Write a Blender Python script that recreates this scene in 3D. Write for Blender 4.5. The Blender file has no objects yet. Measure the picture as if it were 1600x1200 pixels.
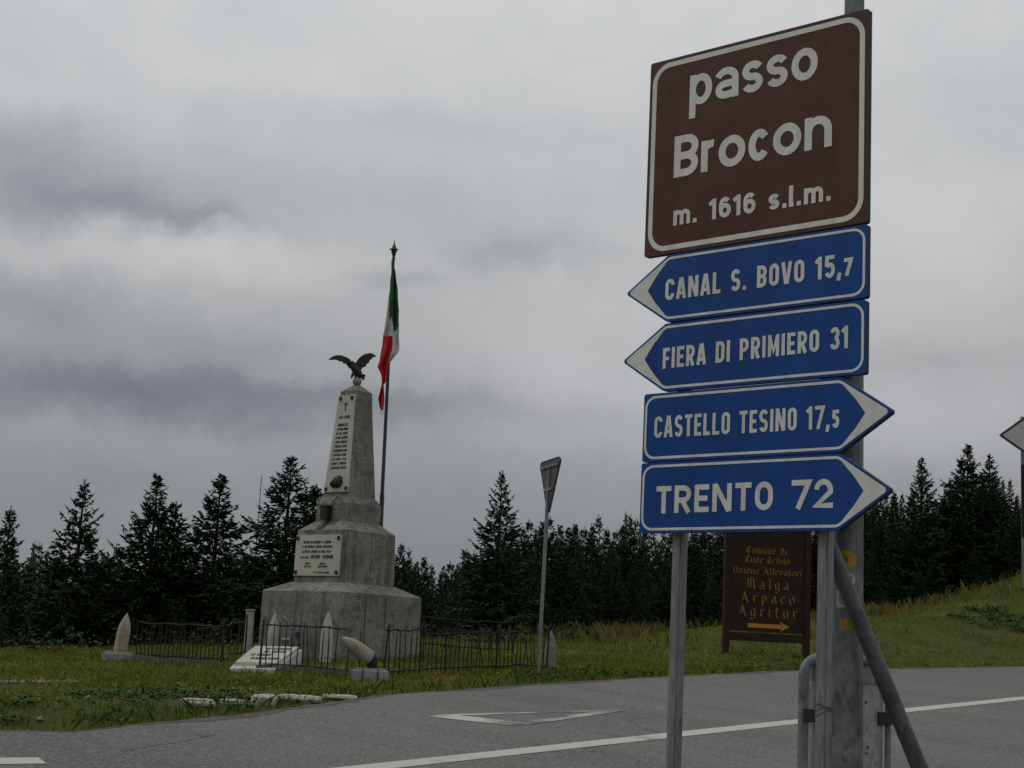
import bpy, math, random
import numpy as np
from mathutils import Vector, Matrix
random.seed(7); RNG = np.random.default_rng(7)
scene = bpy.context.scene
C = scene.collection.objects

# ------------------------------------------------------------------ camera
F = 2400.0                                            # focal length in pixels of a 1600 px wide frame
PITCH = math.atan(422 / 2400 * math.cos(math.radians(2.85))); ROLL = math.radians(2.85)
EYE = Vector((0, 0, 1.6))
fw = Vector((0, math.cos(PITCH), math.sin(PITCH))); up0 = Vector((0, -math.sin(PITCH), math.cos(PITCH))); rt0 = Vector((1, 0, 0))
cu = up0 * math.cos(ROLL) - rt0 * math.sin(ROLL); cr = rt0 * math.cos(ROLL) + up0 * math.sin(ROLL)
cam_data = bpy.data.cameras.new("camera"); cam = bpy.data.objects.new("camera", cam_data); C.link(cam)
cam_data.sensor_width = 36; cam_data.lens = 36 * F / 1600; cam_data.clip_start = 0.1; cam_data.clip_end = 4000
m = Matrix.Identity(4)
for i in range(3):
    m[i][0] = cr[i]; m[i][1] = cu[i]; m[i][2] = -fw[i]; m[i][3] = EYE[i]
cam.matrix_world = m
scene.camera = cam

# ------------------------------------------------------------------ exposure, sky, sun
scene.view_settings.view_transform = 'Standard'; scene.view_settings.look = 'None'
scene.view_settings.exposure = 0.0; scene.view_settings.gamma = 1.0
SUN_EL, SUN_AZ = math.radians(52), math.radians(-75)
world = bpy.data.worlds.new("World"); scene.world = world; world.use_nodes = True
wn, wl = world.node_tree.nodes, world.node_tree.links
wn.clear()

def val(nt, x, sock):
    if isinstance(x, (int, float)): sock.default_value = x
    else: nt.links.new(x, sock)
def mth(nt, op, a, b=0.0, c=None, clamp=False):
    n = nt.nodes.new('ShaderNodeMath'); n.operation = op; n.use_clamp = clamp
    val(nt, a, n.inputs[0]); val(nt, b, n.inputs[1])
    if c is not None: val(nt, c, n.inputs[2])
    return n.outputs[0]
def ramp(nt, fac, stops, interp='LINEAR'):
    n = nt.nodes.new('ShaderNodeValToRGB'); n.color_ramp.interpolation = interp
    el = n.color_ramp.elements
    while len(el) < len(stops): el.new(0.5)
    for e, (p, c) in zip(el, stops):
        e.position = p; e.color = (*c, 1) if len(c) == 3 else c
    nt.links.new(fac, n.inputs[0]); return n.outputs[0]
def mixc(nt, fac, a, b, mode='MIX'):
    n = nt.nodes.new('ShaderNodeMix'); n.data_type = 'RGBA'; n.blend_type = mode
    val(nt, fac, n.inputs[0])
    for x, s in ((a, n.inputs[6]), (b, n.inputs[7])):
        if isinstance(x, (tuple, list)): s.default_value = (*x, 1)
        else: nt.links.new(x, s)
    return n.outputs[2]
def noise(nt, vec, scale, detail=4, rough=0.55, dist=0.0):
    n = nt.nodes.new('ShaderNodeTexNoise'); n.inputs['Scale'].default_value = scale; n.inputs['Detail'].default_value = detail
    n.inputs['Roughness'].default_value = rough; n.inputs['Distortion'].default_value = dist
    if vec is not None: nt.links.new(vec, n.inputs['Vector'])
    return n.outputs['Fac']

nt = world.node_tree
tc = wn.new('ShaderNodeTexCoord'); sep = wn.new('ShaderNodeSeparateXYZ'); wl.new(tc.outputs['Generated'], sep.inputs[0])
az = mth(nt, 'ARCTAN2', sep.outputs[0], sep.outputs[1])
el = mth(nt, 'ARCSINE', sep.outputs[2])
comb = wn.new('ShaderNodeCombineXYZ'); wl.new(az, comb.inputs[0]); wl.new(mth(nt, 'MULTIPLY', el, 1.45), comb.inputs[1])
n1 = noise(nt, comb.outputs[0], 7.0, 7, 0.6, 0.4); n2 = noise(nt, comb.outputs[0], 2.6, 4, 0.5); n3 = noise(nt, comb.outputs[0], 22.0, 6, 0.6)
w1 = noise(nt, tc.outputs['Generated'], 13.0, 8, 0.68); w2 = noise(nt, tc.outputs['Generated'], 15.3, 8, 0.68)
azw = mth(nt, 'ADD', az, mth(nt, 'MULTIPLY', mth(nt, 'SUBTRACT', w1, 0.5), 0.10))
elw = mth(nt, 'ADD', el, mth(nt, 'MULTIPLY', mth(nt, 'SUBTRACT', w2, 0.5), 0.055))
# cloud deck brightness by elevation (radians): dull low, bright high
base = ramp(nt, mth(nt, 'DIVIDE', el, 1.5), [(0.0, (0.175, 0.178, 0.188)), (0.04, (0.19, 0.192, 0.202)), (0.085, (0.245, 0.247, 0.257)), (0.135, (0.32, 0.321, 0.327)),
                                           (0.2, (0.42, 0.423, 0.428)), (0.29, (0.525, 0.526, 0.53)), (0.5, (0.62, 0.62, 0.62)), (1.0, (0.70, 0.70, 0.70))])
bright = mth(nt, 'ADD', mth(nt, 'MULTIPLY', n1, 0.22), mth(nt, 'ADD', mth(nt, 'MULTIPLY', n2, 0.25), mth(nt, 'MULTIPLY', n3, 0.12)))
bright = mth(nt, 'ADD', bright, 0.705)
# single clouds of the deck: azimuth, elevation, half widths, change of brightness
def dirpix(px, py):
    r = (fw * F + cr * (px - 800) - cu * (py - 600)).normalized()
    return math.atan2(r.x, r.y), math.asin(r.z)
CLOUDS = [(180, 312, 150, 34, -0.22), (60, 340, 120, 40, -0.20), (130, 230, 180, 75, -0.14), (300, 335, 60, 12, -0.18), (280, 395, 200, 34, 0.26), (40, 410, 120, 22, 0.12), (60, 150, 110, 30, 0.12), (30, 225, 90, 50, -0.12),
          (60, 470, 200, 40, -0.20), (280, 470, 120, 30, 0.08), (280, 622, 330, 40, -0.27), (90, 600, 200, 50, -0.20), (560, 612, 190, 22, -0.14), (420, 545, 180, 18, -0.08), (230, 690, 330, 22, 0.08), (100, 740, 300, 40, -0.08),
          (810, 395, 95, 26, -0.22), (615, 438, 60, 12, -0.16), (950, 560, 260, 110, 0.24), (1480, 430, 170, 120, 0.18), (1470, 560, 140, 22, -0.12), (1180, 650, 300, 60, 0.16), (1500, 680, 200, 60, 0.16),
          (600, 300, 260, 34, -0.08), (700, 200, 220, 26, -0.06), (800, 690, 200, 18, 0.08), (760, 640, 220, 18, -0.08), (450, 120, 260, 30, 0.04)]
tot = bright
for (px, py, rx, ry, dv) in CLOUDS:
    a0, e0 = dirpix(px, py)
    dx = mth(nt, 'DIVIDE', mth(nt, 'SUBTRACT', azw, a0), rx / F * 1.25)
    dy = mth(nt, 'DIVIDE', mth(nt, 'SUBTRACT', elw, e0), ry / F * 1.25)
    q = mth(nt, 'ADD', mth(nt, 'MULTIPLY', dx, dx), mth(nt, 'MULTIPLY', dy, dy))
    g = mth(nt, 'POWER', 2.718, mth(nt, 'MULTIPLY', q, -1.0))
    tot = mth(nt, 'ADD', tot, mth(nt, 'MULTIPLY', g, dv))
tint = mixc(nt, mth(nt, 'MULTIPLY', mth(nt, 'SUBTRACT', 1.05, tot), 2.2, clamp=True), (0.99, 0.998, 0.992), (0.93, 0.985, 1.045))
deck = mixc(nt, 1.0, mixc(nt, 1.0, base, tint, 'MULTIPLY'), (1, 1, 1), 'MULTIPLY')
vm = wn.new('ShaderNodeVectorMath'); vm.operation = 'SCALE'; wl.new(deck, vm.inputs[0]); wl.new(mth(nt, 'MULTIPLY', tot, 12.3), vm.inputs['Scale'])
sky = wn.new('ShaderNodeTexSky'); sky.sky_type = 'NISHITA'; sky.sun_disc = False; sky.sun_elevation = SUN_EL; sky.sun_rotation = SUN_AZ; sky.altitude = 1600
bgc = mixc(nt, 0.96, sky.outputs[0], vm.outputs[0])
bg = wn.new('ShaderNodeBackground'); bg.inputs[1].default_value = 0.1; wl.new(bgc, bg.inputs[0])
wo = wn.new('ShaderNodeOutputWorld'); wl.new(bg.outputs[0], wo.inputs[0])

sun_d = bpy.data.lights.new("sun", 'SUN'); sun_d.energy = 0.5; sun_d.angle = math.radians(25); sun_d.color = (1, 0.97, 0.92)
sun = bpy.data.objects.new("sun", sun_d); C.link(sun)
sd = Vector((math.sin(SUN_AZ) * math.cos(SUN_EL), math.cos(SUN_AZ) * math.cos(SUN_EL), math.sin(SUN_EL)))
sun.rotation_euler = (-sd).to_track_quat('-Z', 'Y').to_euler(); sun.location = (0, 0, 60)

# ------------------------------------------------------------------ helpers
def ray(px, py): return fw * F + cr * (px - 800) - cu * (py - 600)
def P(px, py, d):
    r = ray(px, py); return EYE + r * (d / r.y)
SL = 0.055
def G(px, py):
    r = ray(px, py); return EYE + r * (-EYE.z / (r.z - SL * r.y))
PX = lambda d: d / F                                  # metres per photo pixel at distance d

class MB:
    def __init__(s): s.v = []; s.f = []; s.mi = []; s.cur = 0
    def add(s, vs, fs):
        k = len(s.v); s.v += [tuple(p) for p in vs]; s.f += [tuple(i + k for i in q) for q in fs]; s.mi += [s.cur] * len(fs); return s
    def box(s, c, sx, sy, sz, ax=None):
        X, Y, Z = ax or (Vector((1, 0, 0)), Vector((0, 1, 0)), Vector((0, 0, 1)))
        c = Vector(c); vs = [c + X * (i * sx / 2) + Y * (j * sy / 2) + Z * (k * sz / 2) for i in (-1, 1) for j in (-1, 1) for k in (-1, 1)]
        return s.add(vs, [(0, 1, 3, 2), (4, 6, 7, 5), (0, 4, 5, 1), (2, 3, 7, 6), (0, 2, 6, 4), (1, 5, 7, 3)])
    def tube(s, pts, rad, n=10, cap=True, groove=0.0):
        pts = [Vector(p) for p in pts]; rad = rad if isinstance(rad, (list, tuple)) else [rad] * len(pts)
        vs = []; t0 = None
        for i, p in enumerate(pts):
            t = (pts[min(i + 1, len(pts) - 1)] - pts[max(i - 1, 0)]).normalized()
            if t0 is None:
                a = Vector((0, 0, 1)) if abs(t.z) < 0.9 else Vector((1, 0, 0)); u = t.cross(a).normalized()
            else:
                u = (u - t * u.dot(t)).normalized()
            t0 = t; w = t.cross(u)
            for k in range(n):
                an = 2 * math.pi * k / n
                vs.append(p + (u * math.cos(an) + w * math.sin(an)) * rad[i])
        fs = [(i * n + k, i * n + (k + 1) % n, (i + 1) * n + (k + 1) % n, (i + 1) * n + k) for i in range(len(pts) - 1) for k in range(n)]
        if cap: fs += [tuple(range(n - 1, -1, -1)), tuple(range((len(pts) - 1) * n, len(pts) * n))]
        return s.add(vs, fs)
    def lathe(s, prof, base, axis=Vector((0, 0, 1)), n=20):
        axis = Vector(axis).normalized(); base = Vector(base)
        return s.tube([base + axis * (z + i * 1e-5) for i, (r, z) in enumerate(prof)], [max(r, 1e-4) for r, z in prof], n)
    def prism(s, poly, fr, w0, w1):
        """poly (u, v) counter-clockwise; fr maps (u, v, w) to space"""
        n = len(poly)
        vs = [fr(u, v, w1) for u, v in poly] + [fr(u, v, w0) for u, v in poly]
        return s.add(vs, [tuple(range(n)), tuple(range(2 * n - 1, n - 1, -1))] + [(i, i + n, (i + 1) % n + n, (i + 1) % n) for i in range(n)])
    def ribbon(s, pts, width, fr, w, closed=False):
        p = [np.array(q, float) for q in pts]; n = len(p); L = []; R = []
        for i in range(n):
            a = p[(i - 1) % n] if (closed or i > 0) else None; b = p[(i + 1) % n] if (closed or i < n - 1) else None
            d0 = (p[i] - a) if a is not None else (b - p[i]); d1 = (b - p[i]) if b is not None else d0
            d0 = d0 / (np.linalg.norm(d0) + 1e-12); d1 = d1 / (np.linalg.norm(d1) + 1e-12)
            n0 = np.array([-d0[1], d0[0]]); n1 = np.array([-d1[1], d1[0]]); mm = n0 + n1; ln = np.linalg.norm(mm)
            mm = n0 if ln < 1e-6 else mm / ln
            k = min(1.0 / max(mm @ n0, 0.25), 1.9)
            L.append(p[i] + mm * k * width / 2); R.append(p[i] - mm * k * width / 2)
        vs = [fr(q[0], q[1], w) for q in L] + [fr(q[0], q[1], w) for q in R]
        m_ = n if closed else n - 1
        return s.add(vs, [(i, i + n, (i + 1) % n + n, (i + 1) % n) for i in range(m_)])
    def build(s, name, mat, parent=None, smooth=False, origin=None):
        o0 = Vector(origin) if origin is not None else Vector((0, 0, 0))
        if parent is not None:
            q = parent
            while q is not None: o0 = o0 + q.location; q = q.parent
        me = bpy.data.meshes.new(name)
        me.from_pydata([(v[0] - o0.x, v[1] - o0.y, v[2] - o0.z) for v in s.v], [], s.f)
        for mt in (mat if isinstance(mat, (list, tuple)) else [mat]): me.materials.append(mt)
        if any(s.mi): me.polygons.foreach_set('material_index', s.mi)
        if smooth:
            me.polygons.foreach_set('use_smooth', [True] * len(me.polygons))
            try: me.set_sharp_from_angle(angle=math.radians(38))
            except Exception: pass
        me.update()
        o = bpy.data.objects.new(name, me); C.link(o)
        if parent is not None: o.parent = parent
        elif origin is not None: o.location = origin
        return o
def tag(o, label=None, cat=None, group=None, kind=None):
    if label: o['label'] = label
    if cat: o['category'] = cat
    if group: o['group'] = group
    if kind: o['kind'] = kind
    return o
def thing(name, label, cat, loc, group=None):
    o = bpy.data.objects.new(name, None); C.link(o); o.location = loc; o.empty_display_size = 0.1
    return tag(o, label, cat, group)

def mat(name, col, rough=0.7, metal=0.0, var=0.0, scale=8.0, bump=0.0, bscale=None, spec=0.4, col2=None, coord='Object'):
    mt = bpy.data.materials.new(name); mt.use_nodes = True; t = mt.node_tree; b = t.nodes['Principled BSDF']
    b.inputs['Roughness'].default_value = rough; b.inputs['Metallic'].default_value = metal; b.inputs['Specular IOR Level'].default_value = spec
    tcn = t.nodes.new('ShaderNodeTexCoord'); vec = tcn.outputs[coord]
    c2 = col2 or tuple(max(0, c * (1 - var)) for c in col)
    if var or col2:
        f = noise(t, vec, scale, 6, 0.65)
        out = ramp(t, f, [(0.36, c2), (0.64, col)]); t.links.new(out, b.inputs['Base Color'])
    else: b.inputs['Base Color'].default_value = (*col, 1)
    if bump:
        bn = t.nodes.new('ShaderNodeBump'); bn.inputs['Strength'].default_value = bump; bn.inputs['Distance'].default_value = 0.02
        t.links.new(noise(t, vec, bscale or scale * 3, 6, 0.6), bn.inputs['Height']); t.links.new(bn.outputs[0], b.inputs['Normal'])
    return mt

def stone_mat(name, light, dark, lichen, streak=True, scale=1.0, speck=0.6):
    mt = bpy.data.materials.new(name); mt.use_nodes = True; t = mt.node_tree; b = t.nodes['Principled BSDF']; b.inputs['Roughness'].default_value = 0.9
    b.inputs['Specular IOR Level'].default_value = 0.2
    tcn = t.nodes.new('ShaderNodeTexCoord'); v = tcn.outputs['Object']
    md_ = tuple((a * .35 + c_ * .65) for a, c_ in zip(light, dark))
    c = ramp(t, noise(t, v, 1.7 * scale, 6, 0.6), [(0.34, md_), (0.6, light)])
    sp_ = noise(t, v, 38 * scale, 4, 0.7)
    c = mixc(t, ramp(t, sp_, [(0.40, (speck * 1.3,) * 3), (0.52, (0, 0, 0))]), c, dark)
    c = mixc(t, ramp(t, noise(t, v, 6 * scale, 8, 0.8), [(0.50, (0, 0, 0)), (0.62, (speck * 1.4,) * 3)]), c, dark)
    c = mixc(t, ramp(t, noise(t, v, 4.1 * scale, 5, 0.6), [(0.57, (0, 0, 0)), (0.7, (0.6, 0.6, 0.6))]), c, lichen)
    if streak:                                       # a few long rain streaks run down the faces
        mp = t.nodes.new('ShaderNodeMapping'); mp.inputs['Scale'].default_value = (4.2, 4.2, 0.35); t.links.new(v, mp.inputs[0])
        s_ = ramp(t, noise(t, mp.outputs[0], 1.0, 5, 0.6), [(0.56, (0, 0, 0)), (0.72, (0.6, 0.6, 0.6))])
        c = mixc(t, s_, c, tuple(x * 0.5 for x in dark))
    t.links.new(c, b.inputs['Base Color'])
    bn = t.nodes.new('ShaderNodeBump'); bn.inputs['Strength'].default_value = 0.35; bn.inputs['Distance'].default_value = 0.012
    t.links.new(noise(t, v, 34 * scale, 6, 0.7), bn.inputs['Height']); t.links.new(bn.outputs[0], b.inputs['Normal'])
    return mt

def galv_mat(name, light, dark, scale=14, zs=0.35, metal=0.25):
    mt = bpy.data.materials.new(name); mt.use_nodes = True; t = mt.node_tree; b = t.nodes['Principled BSDF']
    b.inputs['Metallic'].default_value = metal; b.inputs['Roughness'].default_value = 0.55
    tcn = t.nodes.new('ShaderNodeTexCoord'); mp = t.nodes.new('ShaderNodeMapping'); mp.inputs['Scale'].default_value = (1, 1, zs); t.links.new(tcn.outputs['Object'], mp.inputs[0])
    v = mp.outputs[0]
    c = ramp(t, noise(t, v, scale, 6, 0.65, 0.6), [(0.34, dark), (0.6, light)])
    c = mixc(t, ramp(t, noise(t, v, scale * 3.1, 5, 0.7), [(0.5, (0, 0, 0)), (0.66, (0.55, 0.55, 0.55))]), c, tuple(x * 0.6 for x in dark))
    vo = t.nodes.new('ShaderNodeTexVoronoi'); vo.inputs['Scale'].default_value = scale * 9; t.links.new(v, vo.inputs['Vector'])
    bw_ = t.nodes.new('ShaderNodeRGBToBW'); t.links.new(vo.outputs['Color'], bw_.inputs[0]); c = mixc(t, 0.22, c, bw_.outputs[0], 'SOFT_LIGHT')
    t.links.new(c, b.inputs['Base Color'])
    bn = t.nodes.new('ShaderNodeBump'); bn.inputs['Strength'].default_value = 0.12; bn.inputs['Distance'].default_value = 0.004
    t.links.new(noise(t, v, scale * 5, 4), bn.inputs['Height']); t.links.new(bn.outputs[0], b.inputs['Normal'])
    return mt

M = {}
def grime(mt, k):
    t = mt.node_tree; b = t.nodes['Principled BSDF']; src = b.inputs['Base Color'].links[0].from_socket
    tcn = t.nodes.new('ShaderNodeTexCoord'); mp = t.nodes.new('ShaderNodeMapping'); mp.inputs['Scale'].default_value = (13, 13, 0.9); t.links.new(tcn.outputs['Object'], mp.inputs[0])
    f = ramp(t, noise(t, mp.outputs[0], 1.0, 6, 0.65), [(0.5, (0, 0, 0)), (0.72, (k, k, k))])
    c = mixc(t, f, src, (0.02, 0.018, 0.015))
    c = mixc(t, ramp(t, noise(t, tcn.outputs['Object'], 24, 6, 0.7), [(0.56, (0, 0, 0)), (0.7, (k * .6,) * 3)]), c, (0.14, 0.135, 0.12))
    t.links.new(c, b.inputs['Base Color'])
    t.links.new(ramp(t, noise(t, tcn.outputs['Object'], 6, 4), [(0.3, (.38, .38, .38)), (0.7, (.62, .62, .62))]), b.inputs['Roughness'])
M['brown'] = mat('sign_brown', (0.084, 0.033, 0.020), 0.5, var=0.25, scale=5, spec=0.22)
M['blue'] = mat('sign_blue', (0.003, 0.054, 0.235), 0.5, var=0.25, scale=4, spec=0.22)
M['rim'] = mat('sign_rim', (0.014, 0.018, 0.030), 0.7, var=.3, scale=10)
M['white'] = mat('sign_white', (0.62, 0.62, 0.565), 0.5, var=0.12, scale=9)
grime(M['brown'], .22); grime(M['blue'], .2); grime(M['white'], .2)
M['alu'] = mat('sign_back', (0.085, 0.09, 0.094), 0.5, 0.4, var=0.25, scale=6)
M['galv'] = galv_mat('galvanised_post', (0.20, 0.215, 0.205), (0.115, 0.125, 0.122), 10, 0.2)
M['galv_old'] = galv_mat('galvanised_pole', (0.165, 0.18, 0.172), (0.062, 0.070, 0.066), 7, 0.55)
M['brace'] = galv_mat('galvanised_brace', (0.085, 0.093, 0.09), (0.042, 0.046, 0.045), 9, 0.6)
M['bin'] = galv_mat('bin_sheet', (0.30, 0.30, 0.285), (0.20, 0.20, 0.19), 5, 0.6)
M['zinc'] = galv_mat('zinc_tube', (0.17, 0.185, 0.195), (0.085, 0.09, 0.097), 8, 0.5)
M['darkmetal'] = mat('dark_metal', (0.03, 0.03, 0.03), 0.6, 0.4)
M['stone'] = stone_mat('monument_stone', (0.255, 0.243, 0.21), (0.075, 0.072, 0.062), (0.11, 0.105, 0.062))
M['mortar'] = mat('dark_mortar', (0.065, 0.062, 0.052), 0.95, var=.5, scale=20)
M['marble'] = stone_mat('plaque_marble', (0.44, 0.43, 0.38), (0.33, 0.31, 0.26), (0.40, 0.355, 0.25), False, 0.6, 0.15)
M['slabstone'] = stone_mat('slab_stone', (0.52, 0.51, 0.49), (0.30, 0.29, 0.27), (0.30, 0.28, 0.22), False, 0.8, 0.2)
M['ink'] = mat('inscription_black', (0.018, 0.018, 0.02), 0.7)
M['bronze'] = mat('bronze', (0.030, 0.032, 0.027), 0.5, 0.5, var=0.5, scale=20, col2=(0.016, 0.022, 0.018))
M['iron'] = mat('fence_iron', (0.009, 0.008, 0.008), 0.8, 0.0, col2=(0.018, 0.012, 0.009), scale=30)
M['shell'] = stone_mat('painted_shell', (0.40, 0.40, 0.37), (0.24, 0.24, 0.21), (0.28, 0.27, 0.21), False, 1.2, 0.15)
M['shell_rust'] = stone_mat('rusty_shell', (0.36, 0.35, 0.30), (0.22, 0.16, 0.11), (0.14, 0.055, 0.025), True, 1.6, 0.3)
M['shell_dirty'] = stone_mat('dirty_shell', (0.26, 0.26, 0.255), (0.10, 0.10, 0.105), (0.04, 0.04, 0.043), False, 1.6)
M['block'] = stone_mat('grey_block', (0.31, 0.31, 0.305), (0.18, 0.18, 0.18), (0.09, 0.10, 0.085), False, 1.8)
M['kerbstone'] = stone_mat('pale_kerb_stone', (0.46, 0.43, 0.37), (0.20, 0.185, 0.15), (0.12, 0.11, 0.07), False, 2.2, .3)
M['gravel'] = mat('gravel_stone', (0.22, 0.20, 0.16), 0.9, col2=(0.12, 0.105, 0.08), scale=3)
M['kerbdark'] = stone_mat('enclosure_kerb', (0.12, 0.118, 0.10), (0.055, 0.055, 0.045), (0.07, 0.08, 0.04), False, 2.0)
M['wood'] = mat('board_wood', (0.022, 0.009, 0.005), 0.85, col2=(0.011, 0.005, 0.003), scale=7, bump=0.3)
M['gold'] = mat('gold_paint', (0.24, 0.125, 0.018), 0.7, var=0.35, scale=40)
M['gold_arrow'] = mat('yellow_paint', (0.42, 0.20, 0.012), 0.7, var=0.2, scale=20)
M['st_yellow'] = mat('sticker_yellow', (0.42, 0.24, 0.008), 0.5, var=0.2, scale=30)
M['st_white'] = mat('sticker_white', (0.42, 0.42, 0.43), 0.5, var=0.15, scale=30)
M['st_red'] = mat('sticker_red', (0.50, 0.03, 0.03), 0.5)
M['st_black'] = mat('sticker_black', (0.03, 0.03, 0.03), 0.5)
M['green_cloth'] = mat('green_cloth', (0.012, 0.075, 0.022), 0.85, var=0.35, scale=5)
M['white_cloth'] = mat('white_cloth', (0.58, 0.575, 0.565), 0.85, var=0.2, scale=5)
M['red_cloth'] = mat('red_cloth', (0.44, 0.010, 0.020), 0.85, var=0.3, scale=5)
M['pole_green'] = mat('pole_green_paint', (0.016, 0.026, 0.024), 0.5, 0.2, var=0.4, scale=12)
M['bark'] = mat('bark', (0.035, 0.029, 0.024), 0.95, var=0.5, scale=12, bump=0.5)
M['rust'] = mat('rust_stain', (0.11, 0.055, 0.022), 0.9, col2=(0.045, 0.032, 0.022), scale=20)

def foliage_mat(name, a, b_, bright):
    mt = bpy.data.materials.new(name); mt.use_nodes = True; t = mt.node_tree; b = t.nodes['Principled BSDF']; b.inputs['Roughness'].default_value = 0.75
    b.inputs['Specular IOR Level'].default_value = 0.15
    g = t.nodes.new('ShaderNodeNewGeometry'); oi = t.nodes.new('ShaderNodeObjectInfo'); tcn = t.nodes.new('ShaderNodeTexCoord')
    f = mth(t, 'ADD', mth(t, 'MULTIPLY', g.outputs['Random Per Island'], 0.45), mth(t, 'ADD', mth(t, 'MULTIPLY', noise(t, tcn.outputs['Object'], 1.1, 3), 0.5), mth(t, 'MULTIPLY', oi.outputs['Random'], 0.2)))
    c = ramp(t, f, [(0.25, a), (0.7, b_), (0.95, bright)]); t.links.new(c, b.inputs['Base Color']); return mt
M['spruce'] = foliage_mat('spruce_needles', (0.010, 0.022, 0.009), (0.024, 0.047, 0.015), (0.050, 0.080, 0.024))
M['larch'] = foliage_mat('larch_needles', (0.012, 0.024, 0.009), (0.029, 0.048, 0.015), (0.060, 0.074, 0.023))
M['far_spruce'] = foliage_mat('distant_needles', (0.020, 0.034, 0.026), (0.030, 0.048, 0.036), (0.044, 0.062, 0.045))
M['weed'] = foliage_mat('weed_leaves', (0.016, 0.044, 0.006), (0.034, 0.078, 0.010), (0.065, 0.11, 0.016))
M['bush'] = foliage_mat('bush_leaves', (0.014, 0.032, 0.006), (0.028, 0.058, 0.010), (0.05, 0.08, 0.016))

def grass_mat(name, green, olive, straw):
    mt = bpy.data.materials.new(name); mt.use_nodes = True; t = mt.node_tree; b = t.nodes['Principled BSDF']; b.inputs['Roughness'].default_value = 0.8
    b.inputs['Specular IOR Level'].default_value = 0.15
    g = t.nodes.new('ShaderNodeNewGeometry')
    f = mth(t, 'ADD', mth(t, 'MULTIPLY', g.outputs['Random Per Island'], 0.5), mth(t, 'ADD', mth(t, 'MULTIPLY', noise(t, g.outputs['Position'], 0.55, 5, 0.65), 0.85), mth(t, 'MULTIPLY', noise(t, g.outputs['Position'], 4.0, 3), 0.3)))
    c = ramp(t, f, [(0.60, green), (0.86, olive), (1.15, straw)]); t.links.new(c, b.inputs['Base Color']); return mt
M['grass'] = grass_mat('grass_blades', (0.042, 0.090, 0.004), (0.108, 0.142, 0.008), (0.26, 0.215, 0.045))
M['drygrass'] = grass_mat('dry_grass_blades', (0.05, 0.07, 0.012), (0.11, 0.105, 0.02), (0.19, 0.145, 0.045))

# ------------------------------------------------------------------ ground
_e = [G(px, py) for px, py in ((-60, 1142), (60, 1144), (110, 1145), (150, 1141), (232, 1132), (300, 1126), (365, 1120), (450, 1108), (531, 1097), (600, 1087), (720, 1079), (845, 1070), (1010, 1060), (1200, 1050), (1400, 1045.5), (1600, 1042))]
EDGE = np.array([(-60, 9.0), (-14, 12.2), (-8, 12.9)] + [(p.x, p.y) for p in _e] + [(20, 40.5), (36, 49), (90, 74)], float)
def sstep(a, b, x):
    t = np.clip((x - a) / (b - a), 0, 1); return t * t * (3 - 2 * t)
def edge_s(x, y):
    """signed distance to the roadside: positive on the grass side"""
    best = np.full(np.shape(x), 1e9); sg = np.ones(np.shape(x))
    for i in range(len(EDGE) - 1):
        a, b = EDGE[i], EDGE[i + 1]; d = b - a; L2 = d @ d
        t = np.clip(((x - a[0]) * d[0] + (y - a[1]) * d[1]) / L2, 0, 1)
        ex, ey = x - a[0] - t * d[0], y - a[1] - t * d[1]; ds = np.hypot(ex, ey)
        cr_ = d[0] * (y - a[1]) - d[1] * (x - a[0])
        u = ds < best - 1e-9; best = np.where(u, ds, best); sg = np.where(u, np.where(cr_ > 0, 1, -1), sg)
    return best * sg
_w = RNG.uniform(0, 6.28, (14, 3)); _k = RNG.uniform(-1, 1, (14, 2))
def wob(x, y, f):
    z = 0
    for i in range(14): z = z + np.sin(f * (1 + i * 0.35) * (_k[i, 0] * x + _k[i, 1] * y) + _w[i, 0]) / (2 + i * 0.6)
    return z * 0.5
def H(x, y):
    x = np.asarray(x, float); y = np.asarray(y, float); s = edge_s(x, y)
    g = sstep(0.0, 0.9, s)
    e = -0.035 * np.clip(-2.0 - x, 0, 8)
    bank = (0.13 * np.clip(x - 3, 0, 30) + 0.03 * np.clip(x - 10, 0, 30) ** 1.8) * sstep(0.3, 8.0, s) * sstep(26, 36, y)
    bank = np.minimum(bank, 5.0)
    hump = 0.15 * sstep(0.0, 0.75, s) * sstep(-1.0, -4.0, x) * sstep(19, 15, y)
    z = SL * np.clip(y, -50, 39.5) + g * (e + bank + hump + 0.035 * wob(x, y, 2.2) + 0.02 * wob(y, x, 6.0))
    ridge = np.interp(x, [-60, -12, -6, -3, 0, 3, 6, 60], [21, 24.5, 28, 31, 34, 40, 46, 52])
    low = np.interp(y, [0, 60, 200, 900], [-1.6, -1.8, -1.5, 6.0])
    k = sstep(0, np.interp(x, [-6, 6], [14, 55]), y - ridge)
    z = z * (1 - k) + low * k
    return z - np.where(s < 0.12, 0.03, 0.0)
def Hs(x, y): return float(H(np.array([x]), np.array([y]))[0])
def on(px, d, dx=0.0):
    """a spot of ground below photo column px at distance d"""
    x = P(px, 1000, d).x + dx
    for _ in range(3):
        z = Hs(x, d)
        r = 1000
        # the frame is rolled: find the column again at the ground's own height
        for _ in range(4):
            v = Vector((x, d, z)) - EYE; r = 600 - F * v.dot(cu) / v.dot(fw)
            x = P(px, r, d).x + dx
    return Vector((x, d, Hs(x, d)))

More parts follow.
